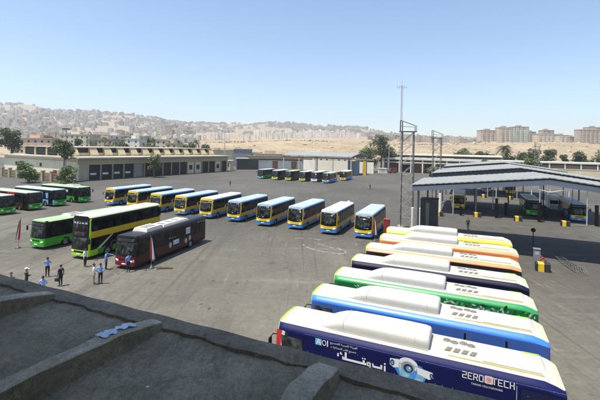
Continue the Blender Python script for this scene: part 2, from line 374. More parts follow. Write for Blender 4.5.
px_ = yd(-2.95, 2.95); scrap((px_[0], px_[1], ZR+.04), .022, DEC_W, 'litter', 'tiny white scrap of litter on the dark roof field', 'litter')
px_ = yd(-3.15, 2.55); scrap((px_[0], px_[1], ZR+.03), .05, BLACK, 'roof_debris', 'small dark sliver of debris on the roof screed', 'debris')

# ------------------------------------------------------------------ buses (local: front at y=0, rear at y=L, ground at z=0)
class Bus:
    def __init__(s, root, L, W, H, levels, mats, zone, wheels=(2.4, 8.6), zb=.34, rake=.1, zr=1.1, bow=.14, wr=.47, rear_rake=.03, crown=.05, rear_top=0.):
        s.root = root; s.L, s.W, s.H = L, W, H; s.hw = W/2; s.zb0 = zb; s.rake, s.zr, s.bow = rake, zr, bow; s.wheels = wheels; s.wr = wr
        s.levels = levels; s.rr = rear_rake; s.crown = crown; s.rtop = rear_top
        b = MB(); hw = s.hw
        st = [0, .05, .16, .4, .8, 1.2]
        for wy in wheels: st += [wy+d*(wr+.1) for d in (-1.02, -.97, -.8, -.55, -.28, 0, .28, .55, .8, .97, 1.02)]
        k = 1.6
        while k < L-1: st.append(k); k += .8
        st += [L-1.2, L-.7, L-.3, L-.1, L-.03, L]
        st = sorted(set(round(q, 3) for q in st)); st = [q for i, q in enumerate(st) if i == 0 or q-st[i-1] > .015]
        def plan(y):
            d = min(y, L-y); return .13 if d < .01 else (.055 if d < .06 else (.012 if d < .17 else 0))
        def P(sx, y, lv, fx=1.):
            z, ins = lv; x = sx*(hw-ins-plan(y))*fx
            d = st_floor(y)
            zz = max(z, d)
            return s.pt(x, y, zz)
        def st_floor(y):
            z = zb
            for wy in wheels:
                dd = abs(y-wy); r = wr+.1
                if dd <= r+.001: z = max(z, wr+math.sqrt(max(0, r*r-dd*dd))*.95)
            return z
        nl = len(levels)
        for sx in (-1, 1):
            for i in range(len(st)-1):
                for j in range(nl-1):
                    q = [P(sx, st[i], levels[j]), P(sx, st[i+1], levels[j]), P(sx, st[i+1], levels[j+1]), P(sx, st[i], levels[j+1])]
                    if max(p[2] for p in q)-min(p[2] for p in q) < .004 and abs(q[0][0]-q[2][0]) < .004: continue
                    b.add(q, [(0, 1, 2, 3)], zone('side', (st[i]+st[i+1])/2, (levels[j][0]+levels[j+1][0])/2), True)
        nx = 8; fr = [-1+2*k/nx for k in range(nx+1)]
        for y, nm in ((0, 'front'), (L, 'rear')):
            for j in range(nl-1):
                for k in range(nx):
                    q = [P(1, y, levels[j], fr[k]), P(1, y, levels[j], fr[k+1]), P(1, y, levels[j+1], fr[k+1]), P(1, y, levels[j+1], fr[k])]
                    b.add(q, [(0, 1, 2, 3)], zone(nm, y, (levels[j][0]+levels[j+1][0])/2), True)
        for i in range(len(st)-1):
            for k in range(nx):
                q = []
                for (yy, f) in ((st[i], fr[k]), (st[i+1], fr[k]), (st[i+1], fr[k+1]), (st[i], fr[k+1])):
                    p = P(1, yy, levels[-1], f); edge = min(1, min(yy, L-yy)/.5)
                    q.append((p[0], p[1], p[2]+crown*(1-f*f)*edge))
                b.add(q, [(0, 1, 2, 3)], zone('top', (st[i]+st[i+1])/2, H), True)
                q = [P(1, yy, levels[0], f) for (yy, f) in ((st[i], fr[k]), (st[i+1], fr[k]), (st[i+1], fr[k+1]), (st[i], fr[k+1]))]
                b.add(q, [(0, 1, 2, 3)], len(mats)-1, False)
        s.body = b.build('body', mats, root, .0015)
        for wy in wheels:
            for sx in (-1, 1): s.wheel(sx, wy)
    def fy(s, x, z): return s.rake*max(0, z-s.zr)+s.bow*(abs(x)/s.hw)**2.5
    def pt(s, x, y, z):
        if y < 1.2: y = y+(1-y/1.2)*s.fy(x, z)
        if y > s.L-1.0:
            u = (y-(s.L-1.0)); y = y-u*s.rr*max(0, z-1)
            if z > s.H-.5: z = z-s.rtop*max(0, u-.45)*(z-s.H+.5)*2
        return (x, y, z)
    def wheel(s, sx, wy):
        r = s.wr; x = s.hw-.03
        t = MB(); pr = [(-.26, r*.62), (-.28, r*.9), (-.24, r), (-.04, r), (0, r*.92), (.01, r*.64), (-.03, r*.6)]
        t.lathe((0, 0, 0), [(sx*a, q) for a, q in pr], 'X', 22)
        o = t.build('wheel', RUBBER, s.root); o.location = (sx*x, wy, r)
        m = MB(); m.lathe((0, 0, 0), [(sx*a, q) for a, q in [(-.035, r*.63), (-.03, r*.5), (-.1, r*.42), (-.11, r*.24), (-.02, r*.2), (-.01, .001)]], 'X', 18)
        m.build('rim', RIM, o)
    def side(s, nm, sx, y0, y1, z0, z1, mat, off=.006, parent=None, cut=0.):
        b = MB(); x = sx*(s.hw+off); xi = sx*(s.hw-.02)
        pts = [(y0+cut, z0), (y1, z0), (y1, z1-cut*.3), (y0+cut*.2, z1)] if cut else [(y0, z0), (y1, z0), (y1, z1), (y0, z1)]
        b.prism(pts, lambda y, z: (x, y, z), lambda y, z: (xi, y, z))
        return b.build(nm, mat, parent or s.root)
    def front(s, nm, x0, x1, z0, z1, mat, off=.008, parent=None, nx=10, nz=5, rear=False, shape=None):
        b = MB()
        for j in range(nz+1):
            for i in range(nx+1):
                u = i/nx; v = j/nz; x = x0+(x1-x0)*u; z = z0+(z1-z0)*v
                if shape: x, z = shape(u, v, x, z)
                y = s.pt(x, 0, z)[1]-off if not rear else s.pt(x, s.L, z)[1]+off
                b.v.append((x, y, z))
        for j in range(nz):
            for i in range(nx): b.f.append((j*(nx+1)+i, j*(nx+1)+i+1, (j+1)*(nx+1)+i+1, (j+1)*(nx+1)+i)); b.m.append(0); b.sm.append(True)
        n = len(b.v); back = [(x, y+(.03 if not rear else -.03), z) for x, y, z in b.v]
        rim = [i for i in range(nx+1)]+[(j)*(nx+1)+nx for j in range(1, nz+1)]+[nz*(nx+1)+i for i in range(nx-1, -1, -1)]+[j*(nx+1) for j in range(nz-1, 0, -1)]
        b.v += [back[i] for i in rim]; m = len(rim)
        for k in range(m): b.f.append((rim[k], rim[(k+1) % m], n+(k+1) % m, n+k)); b.m.append(0); b.sm.append(False)
        return b.build(nm, mat, parent or s.root)
    def mirror(s, sx, z=2.5, mat=BLACK, reach=.3):
        b = MB(); y = s.fy(s.hw, z)
        b.tube([(sx*(s.hw-.1), y+.06, z+.15), (sx*(s.hw+.08), y-.2, z+.2), (sx*(s.hw+reach-.08), y-.28, z+.05)], .03, 6)
        b.box(sx*(s.hw+reach-.1)-.1, sx*(s.hw+reach-.1)+.1, y-.33, y-.24, z-.42, z+.06)
        return b.build('wing_mirror', mat, s.root)
    def wiper(s, x, z=1.3, ln=.8, sg=1):
        b = MB(); pts = []
        for k in range(4):
            q = k/3; xx = x+sg*ln*.75*q; zz = z+ln*.62*q; pts.append((xx, s.pt(xx, 0, zz)[1]-.03, zz))
        b.tube(pts, .016, 5); return b.build('wiper', BLACK, s.root)
def lettering(root, nm, mat, items, f):
    b = MB()
    for (body, u, v, wd, hg) in items: put_text(b, body, wd, hg, lambda a, c, u=u, v=v: f(u+a, v+c))
    return b.build(nm, mat, root)
def windows(bus, ys, z0, z1, mat=GLASSB, sides=(-1, 1), off=.006):
    for sx in sides:
        for (a, c) in ys: bus.side('side_window', sx, a, c, z0, z1, mat, off)

# ---- the ten blue and yellow midibuses in the parade row
def make_midi(name, front_style):
    root = thing(name, 'x', 'bus', (0, 0, 0), 0, 'blue and yellow buses parked side by side')
    L, W, H = 9.84, 2.48, 3.3
    mats = [BLU, ORY, BLACK, PBLU, YEL, DARKIN]
    yf = front_style == 'yellow'
    def zone(p, y, z):
        if p == 'top': return 3
        if p == 'front':
            if z < (.62 if yf else .80): return 0
            if z < 1.25: return 4
            if z > 2.98: return 4 if yf else 3
            return 4 if yf else 2
        if p == 'rear': return 0 if z < .95 else (1 if z < 1.6 else (2 if z < 2.6 else 3))
        if y < .3 and z > 1.2 and z < 2.95: return 4 if yf else 1
        if z < 1.0: return 0
        if z < 1.5: return 1
        if z < 2.9: return 2
        return 2 if z < 2.97 else (0 if z < 3.1 else 3)
    lv = [(.34, .05), (.62, 0), (.8, 0), (1.0, 0), (1.25, 0), (1.5, 0), (2.0, 0), (2.5, 0), (2.75, .01), (2.9, .02), (2.98, .03), (3.12, .06), (3.24, .13), (3.3, .26)]
    b = Bus(root, L, W, H, lv, mats, zone, (1.95, 6.9), rake=.13, bow=.16, wr=.44)
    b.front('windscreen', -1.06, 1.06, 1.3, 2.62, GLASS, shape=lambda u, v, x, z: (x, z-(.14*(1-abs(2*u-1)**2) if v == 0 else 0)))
    sg = b.front('destination_sign', -1.0, 1.0, 2.68, 2.94, SIGN)
    q = MB(); yq = lambda x, z: b.pt(x, 0, z)[1]-.014
    for x0, x1 in ((-.62, .5), (.6, .82)): q.add([(x0, yq(x0, 2.75), 2.75), (x1, yq(x1, 2.75), 2.75), (x1, yq(x1, 2.87), 2.87), (x0, yq(x0, 2.87), 2.87)], [(0, 1, 2, 3)])
    q.build('sign_display', SIGNL, sg)
    for sx in (-1, 1):
        b.front('headlight', sx*.66, sx*1.02, .70, .92, LAMP, .014, nx=4, nz=2, shape=lambda u, v, x, z: (x, z+.05*u))
        b.mirror(sx, 2.45, M('mirror_grey', (.12, .12, .12), .5)); b.wiper(sx*.1, 1.3, .75, sx)
        b.front('rear_lamp', sx*.8, sx*1.05, .9, 1.25, LAMPR, .01, nx=2, nz=2, rear=True)
    b.front('licence_plate', -.26, .26, .5, .62, DEC_W, .02, nx=2, nz=1)
    b.front('bumper_grille', -.62, .62, .66, .76, BLACK, .01, nx=4, nz=1)
    b.front('rear_window', -.95, .95, 1.7, 2.5, GLASS, .008, rear=True)
    windows(b, [(1.5, 2.75), (2.83, 4.0), (4.08, 5.25), (5.33, 6.5), (6.58, 7.75), (7.83, 9.3)], 1.6, 2.8, sides=(1,))
    b.side('driver_window', 1, .45, 1.42, 1.45, 2.75, GLASSB)
    windows(b, [(2.83, 4.0), (5.33, 6.5), (6.58, 7.75), (7.83, 9.3)], 1.6, 2.8, sides=(-1,))
    for y0 in (.5, 4.1):
        d = b.side('door', -1, y0, y0+1.1, .42, 2.75, BLACK, .008)
        for k in (0, 1): b.side('door_glass', -1, y0+.06+k*.53, y0+.5+k*.53, .6, 2.65, GLASSB, .014, d)
    for sx in (-1, 1):                                       # yellow sweep rising to the rear, and its blue counter sweep
        s_ = MB(); up = [(u, 1.0+.55*math.sin(math.pi*min(1, (u-3.0)/5.5))**1.4 if u > 3 else 1.0) for u in np.linspace(3.0, 8.5, 16)]
        lo = [(u, .72+.5*math.sin(math.pi*(u-3.0)/5.5)) for u in np.linspace(8.5, 3.0, 16)]
        pts = [(u, min(z, 1.56)) for u, z in up]+[(u, min(z, 1.3)) for u, z in lo]
        for i in range(15):
            a, c, d_, e = pts[i], pts[i+1], pts[30-i], pts[31-i]
            s_.add([(sx*(b.hw+.004), *p) for p in (a, c, d_, e)], [(0, 1, 2, 3)])
        s_.build('side_stripe', YEL if sx < 0 else ORY, root)  # plain yellow on the sunny side, shade-darkened yellow on the other
    for y0 in (3.0, 6.4):
        h = MB(); h.box(-.35, .35, y0, y0+.6, H+.03, H+.10); h.build('roof_hatch', PBLU, root)
    return root
ROWS = [('B1', 7.23, 50.22), ('B2', 2.85, 52.34), ('B3', -1.73, 55.09), ('B4', -6.44, 56.92), ('B5', -11.33, 59.77), ('B6', -16.22, 61.92), ('B7', -21.15, 64.38), ('B8', -26.16, 66.66), ('B9', -31.58, 69.91), ('B10', -37.37, 73.28)]
ML = ['blue fronted midibus at the row end nearest the orange topped bus',
      'midibus with the whitest roof in the row and a small white cap at its rear',
      'blue fronted midibus third from the orange topped bus end of the row',
      'blue fronted midibus fourth from the orange topped bus end, dark oil stain before it',
      'blue fronted midibus next to the yellow fronted ones, last of the blue fronts',
      'yellow fronted midibus standing beside the last of the blue fronted ones',
      'yellow fronted midibus showing whole just beyond the rear of the maroon bus',
      'yellow fronted midibus half hidden behind the tail of the yellow double decker',
      'yellow fronted midibus second from the far end, above the double decker roof',
      'yellow fronted midibus at the far end of the row by the workshop side']
proto = {}
def place_midi(i):
    nm, x, y = ROWS[i]; st = 'blue' if i < 5 else 'yellow'; th = R_((22.4, 21.7, 22.6, 21.0, 21.2, 20.4, 21.4, 21.0, 21.6, 22.6)[i])
    fresh = st not in proto
    if fresh: proto[st] = make_midi('midibus', st)
    o = proto[st] if fresh else copy_tree(proto[st])
    n = (math.cos(th), -math.sin(th)); o.location = (x+n[0]*1.24, y+n[1]*1.24, 0); o.rotation_euler = (0, 0, -th)
    o['label'] = ML[i]; return o
def recolour(o, part, slot, m):
    for ch in o.children:
        if ch.name.split('.')[0] == part:
            ch.material_slots[slot].link = 'OBJECT'; ch.material_slots[slot].material = m
midis = [place_midi(i) for i in range(10)]
for i in (1, 5): recolour(midis[i], 'body', 3, PWHT); recolour(midis[i], 'roof_hatch', 0, PWHT)
for i, (x0, x1) in ((0, (.1, .7)), (2, (.35, .95)), (3, (-.8, .1)), (4, (-.2, .9)), (6, (.2, .8)), (9, (-.6, .0))):
    q = MB(); y_ = lambda x, z: .13*(z-1.1)+.16*(abs(x)/1.24)**2.5-.016
    q.add([(x, y_(x, z), z) for x, z in ((x0, 1.36), (x1, 1.36), (x1-.05, 1.36+.1+.03*i), (x0+.06, 1.44+.02*i))], [(0, 1, 2, 3)]); q.build('windscreen_patch', M('patch_pale', (.34, .42, .40), .6), midis[i])  # pale patch low on the windscreen, just in front of the glass
cb = MB(); cb.lathe((.5, 9.0, 3.3), [(0, .001), (.02, .2), (.2, .18), (.34, .001)], 'Z', 12); cb.build('roof_vent_cap', WHITE, midis[1])

# ---- the seven electric city buses on the right
def make_city(idx, x, y, side_c, cant_c, label, deg=113.9, edge=LIME):
    th = R_(deg); n = (math.cos(th), -math.sin(th))
    root = thing('city_bus', label, 'bus', (x+n[0]*1.5, y+n[1]*1.5, 0), -th, 'electric city buses with white roof pods')
    L, W, H = 12.0, 2.55, 3.22
    mats = [side_c, cant_c, CREAM, edge, PALELIME, BLACK]
    def zone(p, yy, z):
        if p == 'top': return 3 if yy < .17 else (4 if yy > L-.42 else 2)
        if p == 'front': return 5 if .95 < z < 2.9 else 3
        if p == 'rear': return 3 if z > 2.9 else 5 if 1.5 < z < 2.5 else 3
        if yy < .1: return 3
        if z > 3.19: return 2
        if z > 2.93: return 1
        return 0
    lv = [(.34, .05), (.6, 0), (.95, 0), (1.5, 0), (2.0, 0), (2.5, 0), (2.9, 0), (2.96, .0), (3.05, .07), (3.14, .17), (3.19, .25), (3.22, .31)]
    b = Bus(root, L, W, H, lv, mats, zone, (2.6, 8.9), rake=.05, bow=.16, crown=.06, rear_rake=.02, rear_top=.45)
    b.front('windscreen', -1.1, 1.1, 1.0, 2.6, GLASS); b.front('destination_sign', -1.0, 1.0, 2.64, 2.9, SIGN)
    for sx in (-1, 1):
        b.front('headlight', sx*.7, sx*1.08, .62, .82, LAMP, .014, nx=3, nz=2); b.mirror(sx, 2.5)
        b.front('rear_lamp', sx*.85, sx*1.1, .8, 1.5, LAMPR, .012, nx=2, nz=2, rear=True)
    b.front('rear_window', -.95, .95, 1.7, 2.5, GLASS, .01, rear=True)
    b.side('driver_window', 1, .38, 1.55, 1.25, 2.72, GLASS, .006, cut=.18)
    if idx > 2:
        windows(b, [(1.7+1.6*k, 3.2+1.6*k) for k in range(6)], 1.35, 2.6)
    for y0 in (.45, 5.4):
        d = b.side('door', -1, y0, y0+1.3, .42, 2.6, BLACK, .008)
        for k in (0, 1): b.side('door_glass', -1, y0+.07+k*.62, y0+.6+k*.62, .6, 2.5, GLASSB, .014, d)
    # roof pod: long smooth fairing with a ramped nose
    p = MB(); sec = [(2.15, .02, .66), (2.4, .10, .72), (2.75, .27, .77), (3.15, .41, .79), (3.6, .47, .8), (4.9, .49, .8), (6.2, .49, .8), (6.9, .47, .8), (7.08, .44, .78), (7.14, .36, .75)]
    fr = [(-1, 0), (-1, .35), (-.985, .62), (-.93, .84), (-.82, .96), (-.55, 1.02), (0, 1.05), (.55, 1.02), (.82, .96), (.93, .84), (.985, .62), (1, .35), (1, 0)]
    for (yy, hh, ww) in sec: p.v += [(ww*a, yy, H+.03+hh*c) for a, c in fr]
    k = len(fr)
    for i in range(len(sec)-1):
        for j in range(k-1): p.f.append((i*k+j, i*k+j+1, (i+1)*k+j+1, (i+1)*k+j)); p.m.append(0); p.sm.append(True)
    p.f.append(tuple((len(sec)-1)*k+j for j in range(k))); p.m.append(1); p.sm.append(False)
    pod = p.build('roof_pod', [PODW, M('pod_end_grey', (.42, .41, .38), .6)], root)
    sm = MB()
    for yy in (3.35, 6.55):
        for j in range(1, k-2):
            a = [(.804*fr[q][0], yy+d, H+.036+.478*fr[q][1]) for q, d in ((j, 0), (j+1, 0), (j+1, .018), (j, .018))]
            sm.add(a, [(0, 1, 2, 3)])
    sm.build('seam', M('seam_grey', (.42, .40, .36), .7), pod)
    GR = M('vent_grille', (.17, .16, .13), .7, 0, .4, 14)
    zt = H+.055
    for kx in (7.95, 8.62):
        v = MB()
        for dx in (-.15, .15): v.lathe((-.42+dx*.3, kx+dx, zt-.02), [(0, .17), (.035, .17), (.045, .14), (.03, .06), (.05, .05), (.05, .001)], 'Z', 16)
        v.build('roof_fan', GR, root)
    for k in range(4):
        y0 = 7.75+k*.32; v = MB()
        v.prism([(.16, y0+.10), (.16, y0+.30), (.50, y0+.20), (.50, y0)], lambda a, c: (a, c, zt-.03), lambda a, c: (a, c, zt+.025)); v.build('roof_vent', GR, root)
    for yy in (1.1, 7.45, 9.0, 11.4):
        ps = MB(); ps.add([(x, yy+d, H+.06*(1-(x/.96)**2)+.004) for x, d in ((-.94, 0), (-.5, 0), (0, 0), (.5, 0), (.94, 0), (.94, .02), (.5, .02), (0, .02), (-.5, .02), (-.94, .02))], [tuple(range(10))])
        ps.build('panel_seam', M('seam_grey', (.42, .40, .36), .7), root)
    for sx in (-1, 1):
        sk_ = MB(); sk_.box(sx*.80-.02, sx*.80+.02, 2.9, 7.1, H-.01, H+.055)
        sk_.build('pod_shadow_line', M('pod_end_grey', (.42, .41, .38), .6), pod)  # grey strip along the pod foot, painted in as its shadow line
    ht = MB(); ht.box(-.6, .72, 9.2, 11.25, zt-.05, zt+.02); ht.build('roof_hatch', CREAM, root)
    bo = MB()
    for yy in (9.5, 10.2, 10.95):
        for xx in (-.45, .55): bo.lathe((xx, yy, zt+.018), [(0, .03), (.02, .025), (.025, .001)], 'Z', 8)
    bo.build('bolt', M('bolt_grey', (.4, .4, .38), .5), root)
    lp = MB(); lp.box(-.93, -.82, 10.75, 11.35, zt-.07, zt-.028); lp.build('roof_edge_strip', LIME, root)
    yl = MB(); yl.box(.80, .83, 7.9, 11.3, zt-.04, zt+.008); yl.build('roof_seam_strip', M('ochre_sealant', (.62, .52, .2), .6), root)
    return root, b
NAVY = M('navy_wrap', (.007, .010, .075), .5, 0, .05, 1, spec=.15)
CITY = [(-.0, 21.15, NAVY, NAVY, 'navy blue bus with white tech lettering and camera picture, nearest the roof'),
        (1.70, 24.70, paint('mid_blue_wrap', (.055, .13, .42)), paint('bright_blue_wrap', (.04, .20, .72)), 'bright blue sided bus with white roof pod beside the navy advert bus'),
        (3.33, 28.19, paint('leaf_green_wrap', (.01, .16, .035)), paint('deep_green_wrap', (.02, .26, .07)), 'deep green bus with leafy pattern on its side and white roof pod'),
        (4.95, 31.70, M('midnight_wrap', (.006, .006, .022), .5, spec=.2), M('midnight_cant', (.008, .008, .032), .5, spec=.2), 'midnight dark sided bus with white roof pod between green and orange ones'),
        (6.72, 35.6, paint('black_orange_wrap', (.02, .018, .02)), paint('orange_wrap', (.85, .27, .10)), 'orange banded bus with black windows beside the midnight dark bus'),
        (8.75, 39.5, paint('orange_side', (.8, .25, .09)), paint('peach_wrap', (.86, .33, .15)), 'plain orange sided bus with white roof beside the lime yellow one'),
        (10.2, 43.1, paint('lime_yellow_side', (.62, .62, .02)), paint('lemon_wrap', (.72, .72, .03)), 'lime yellow banded bus farthest of the white roofed line by the lattice tower')]
city = []
for i, (x, y, sc_, cc, lb) in enumerate(CITY): city.append(make_city(i, x, y, sc_, cc, lb))
# the printed advert on the navy bus: local (u, z) on its near side, u from the front
r0, b0 = city[0]; sx_ = b0.hw+.005
SF = lambda u, z: (sx_, u, z)
lettering(r0, 'advert_lettering', DEC_W, [('TAKING YOU FORWARD', 8.78, 2.55, 1.1, .075),
    ('\ufeca\ufef4\ufee8\ufebc\ufe98\ufee0\ufedf \ufe94\ufef4\ufe91\ufeae\ufecc\ufedf\ufe8d \ufe94\ufe8c\ufef4\ufeec\ufedf\ufe8d', 2.92, 2.80, 1.26, .14),
    ('\ufe95\ufe8e\ufecb\ufe8e\ufee8\ufebc\ufee0\ufedf \ufead\ufea9\ufe8e\ufed7 \ufeca\ufee8\ufebc\ufee3', 2.95, 2.61, 1.18, .14)], SF)
# heavy geometric brand word, right to left
bw = MB(); q = lambda u0, u1, z0, z1: bw.box(b0.hw+.003, b0.hw+.008, u0, u1, z0, z1)
q(3.50, 4.60, 2.25, 2.34); q(3.50, 3.60, 2.25, 2.38); q(3.62, 3.71, 2.34, 2.60); q(3.40, 3.46, 2.46, 2.56); q(3.27, 3.34, 2.34, 2.48); q(3.47, 3.50, 2.44, 2.5)
q(4.44, 4.53, 2.34, 2.44); q(4.41, 4.47, 2.49, 2.54); q(4.51, 4.57, 2.49, 2.54); q(4.62, 4.68, 2.24, 2.42); q(4.62, 4.80, 2.36, 2.42); q(4.74, 4.80, 2.14, 2.42); q(4.62, 4.80, 2.24, 2.29)
q(4.86, 5.30, 2.24, 2.32); q(4.86, 4.92, 2.24, 2.40); q(5.22, 5.30, 2.26, 2.42); q(4.98, 5.03, 2.14, 2.19); q(5.09, 5.14, 2.14, 2.19); q(5.37, 5.44, 2.14, 2.42); q(5.37, 5.44, 2.48, 2.54)
SEG = {'Z': [(0, 1, 1, 1), (1, 1, 1, .5), (1, .5, 0, .5), (0, .5, 0, 0), (0, 0, 1, 0)], 'E': [(1, 1, 0, 1), (0, 1, 0, 0), (0, 0, 1, 0), (0, .5, .8, .5)], 'R': [(0, 0, 0, 1), (0, 1, 1, 1), (1, 1, 1, .5), (1, .5, 0, .5), (.55, .5, 1, 0)], 'O': [(0, 0, 0, 1), (0, 1, 1, 1), (1, 1, 1, 0), (1, 0, 0, 0)],
       'T': [(0, 1, 1, 1), (.5, 1, .5, 0)], 'C': [(1, 1, 0, 1), (0, 1, 0, 0), (0, 0, 1, 0)], 'H': [(0, 0, 0, 1), (1, 0, 1, 1), (0, .5, 1, .5)]}
for wd_, u0 in (('ZERO', 8.47), ('TECH', 9.53)):
    for k, chh in enumerate(wd_):
        for (x1, z1, x2, z2) in SEG[chh]:
            a, c = Vector((u0+k*.2+x1*.13, 2.75+z1*.23)), Vector((u0+k*.2+x2*.13, 2.75+z2*.23)); d_ = (c-a).normalized(); n_ = Vector((-d_.y, d_.x))*.017; a = a-d_*.017; c = c+d_*.017
            bw.poly([(b0.hw+.0075, *p) for p in (a+n_, c+n_, c-n_, a-n_)])
bw.build('advert_word', DEC_W, r0)
lg = MB(); SFb = lambda u, z: (b0.hw+.0045, u, z); CY_ = M('print_cyan', (.18, .55, .80), .4)
lg.box(b0.hw+.001, b0.hw+.0035, 2.2, 2.5, 2.64, 2.93, 0)
put_text(lg, 'A', .26, .26, lambda a, c: SF(2.23+a, 2.66+c), 1); put_text(lg, 'O', .2, .26, lambda a, c: SF(2.53+a, 2.66+c), 1); put_text(lg, 'I', .05, .28, lambda a, c: SF(2.77+a, 2.65+c), 1)
lg.build('advert_emblem', [CY_, DEC_W], r0)
em = MB(); rr = .145; pts = []
for (cx, cz, a0) in ((.1, -.1, -90), (.1, .1, 0), (-.1, .1, 90), (-.1, -.1, 180)):
    for k in range(5): a = R_(a0+k*22.5); pts.append((9.40+cx*.95+.055*math.cos(a), 2.87+cz*.95+.055*math.sin(a)))
em.prism(pts, lambda u, z: (b0.hw+.001, u, z), lambda u, z: (b0.hw+.006, u, z), 0)
for (r1, r2) in ((.085, .062), (.032, .002)):
    for k in range(16):
        a, c = 2*math.pi*k/16, 2*math.pi*(k+1)/16
        em.add([(b0.hw+.008, 9.40+r*math.cos(t), 2.87+r*math.sin(t)) for r, t in ((r1, a), (r1, c), (r2, c), (r2, a))], [(0, 1, 2, 3)], 1)
em.build('advert_badge', [M('badge_pink', (.85, .62, .62), .4), M('badge_red', (.62, .12, .14), .4)], r0)
CU = .10
cp = MB()                                                   # the picture of three security cameras over a blue glow
def ell(cx, cz, rx, rz, mi, d, a0=0, a1=360, n=24, rot=0):
    ps = []
    for k in range(n+1):
        a = R_(a0+(a1-a0)*k/n); x, z = rx*math.cos(a), rz*math.sin(a); c, s = math.cos(R_(rot)), math.sin(R_(rot))
        ps.append((b0.hw+d, cx+x*c-z*s, cz+x*s+z*c))
    cp.poly(ps, mi)
cp.poly([(b0.hw+.002, u, z) for u, z in ((5.75, 2.62), (6.3, 2.72), (6.9, 2.66), (7.15, 2.40), (7.0, 1.95), (6.1, 1.95), (5.85, 2.3))], 1)
cp.poly([(b0.hw+.003, u, z) for u, z in ((5.95, 2.45), (6.35, 2.5), (6.45, 2.2), (6.3, 1.98), (6.1, 2.05))], 2)
cp.poly([(b0.hw+.003, u, z) for u, z in ((6.8, 2.5), (7.05, 2.35), (6.95, 2.0), (6.6, 1.98), (6.7, 2.2))], 2)
cp.poly([(b0.hw+.004, u, z) for u, z in ((5.62, 2.72), (5.98, 2.76), (6.0, 2.42), (5.78, 2.36), (5.62, 2.46))], 0); ell(5.72, 2.56, .09, .13, 3, .0055); ell(5.72, 2.55, .05, .08, 4, .0065)
cp.poly([(b0.hw+.004, u, z) for u, z in ((6.72, 2.60), (7.34, 2.52), (7.38, 2.30), (7.2, 2.20), (6.75, 2.34))], 0); ell(7.30, 2.37, .07, .11, 3, .0055); ell(7.30, 2.37, .035, .06, 4, .0065)
ell(6.36, 2.62, .40, .28, 0, .005, -10, 190); cp.poly([(b0.hw+.005, u, z) for u, z in ((5.98, 2.64), (6.74, 2.64), (6.70, 2.44), (6.04, 2.44))], 0)
ell(6.36, 2.50, .29, .25, 5, .006); ell(6.38, 2.47, .2, .18, 3, .007); ell(6.40, 2.45, .11, .11, 4, .008); ell(6.43, 2.49, .035, .035, 0, .009)
cp.v = [(x, y, z+CU) for x, y, z in cp.v]
cp.build('advert_picture', [DEC_W, M('print_blue_glow', (.06, .26, .70), .4, 0, .5, 2), M('print_sky_glow', (.25, .55, .90), .4, 0, .4, 3), M('print_dark', (.02, .03, .06), .3), M('print_lens_blue', (.12, .35, .62), .3), M('print_grey', (.30, .36, .45), .4)], r0)
fs = MB()
for k, mi in ((0, 0), (1, 1), (2, 2)):
    u = .17+k*.17; fs.poly([(b0.hw+.004, a, z) for a, z in ((u-.05*0, 1.1), (u+.17, 1.1), (u+.2+.12, 2.9), (u+.15-.03, 2.93))] if k else [(b0.hw+.004, a, z) for a, z in ((.14, 1.1), (.34, 1.1), (.49, 2.93), (.2, 2.93))], mi)
fs.build('flag_stripes', [M('print_red', (.72, .03, .03), .4), DEC_W, M('print_black', (.015, .015, .015), .4)], r0)
ln = MB(); GL = M('print_grey_line', (.30, .33, .42), .5)
ln.box(b0.hw+.001, b0.hw+.004, 1.6, 11.9, 2.995, 3.0); ln.box(b0.hw+.001, b0.hw+.004, 10.33, 10.36, 1.6, 2.9); ln.box(b0.hw+.001, b0.hw+.004, 7.2, 9.6, 2.16, 2.168)
ln.build('trim_line', GL, r0)
for k in range(26):
    rb = MB()
    u = rnd.uniform(1.6, 11.6); z = rnd.choice((2.99, 2.6, 2.2)); rb.box(b0.hw+.001, b0.hw+.006, u, u+.025, z, z+.02); rb.build('rivet', GL, r0)
pn = MB(); pn.poly([(b0.hw+.003, u, z) for u, z in ((10.5, 1.7), (11.75, 1.7), (11.75, 2.82), (10.5, 2.82))]); pn.build('engine_panel', M('panel_navy', (.006, .009, .05), .35), r0)
ck = MB(); ck.tube([(b0.hw+.01, 11.45, 2.15), (b0.hw+.01, 11.55, 2.4), (b0.hw+.01, 11.66, 2.62)], .02, 6); ck.build('panel_strut', DEC_W, r0)
# small dark slots on the blue bus, leaf print on the green bus
for u in (8.35, 10.15): city[1][1].side('side_slot', 1, u, u+.09, 2.35, 2.78, BLACK, .006)
lf = MB(); LW = city[2][1].hw+.004
for k in range(230):
    u = rnd.uniform(1.7, 11.8); z = rnd.choice((rnd.uniform(2.45, 2.92), rnd.uniform(1.2, 2.9))); a = rnd.uniform(0, 6.28); r = rnd.uniform(.06, .16)
    pts = [(math.cos(a+q)*rad*r, math.sin(a+q)*rad*r) for q, rad in ((0, 1.5), (.7, .7), (1.6, .45), (3.14, 1.2), (4.6, .45), (5.5, .7))]
    lf.poly([(LW+.00002*k, u+p[0], z+p[1]) for p in pts], rnd.choice((0, 0, 1, 2)))
lf.build('leaf_print', [M('leaf_pale', (.45, .60, .40), .5), M('leaf_mid', (.10, .35, .10), .5), M('leaf_dark', (.006, .05, .015), .5)], city[2][0])

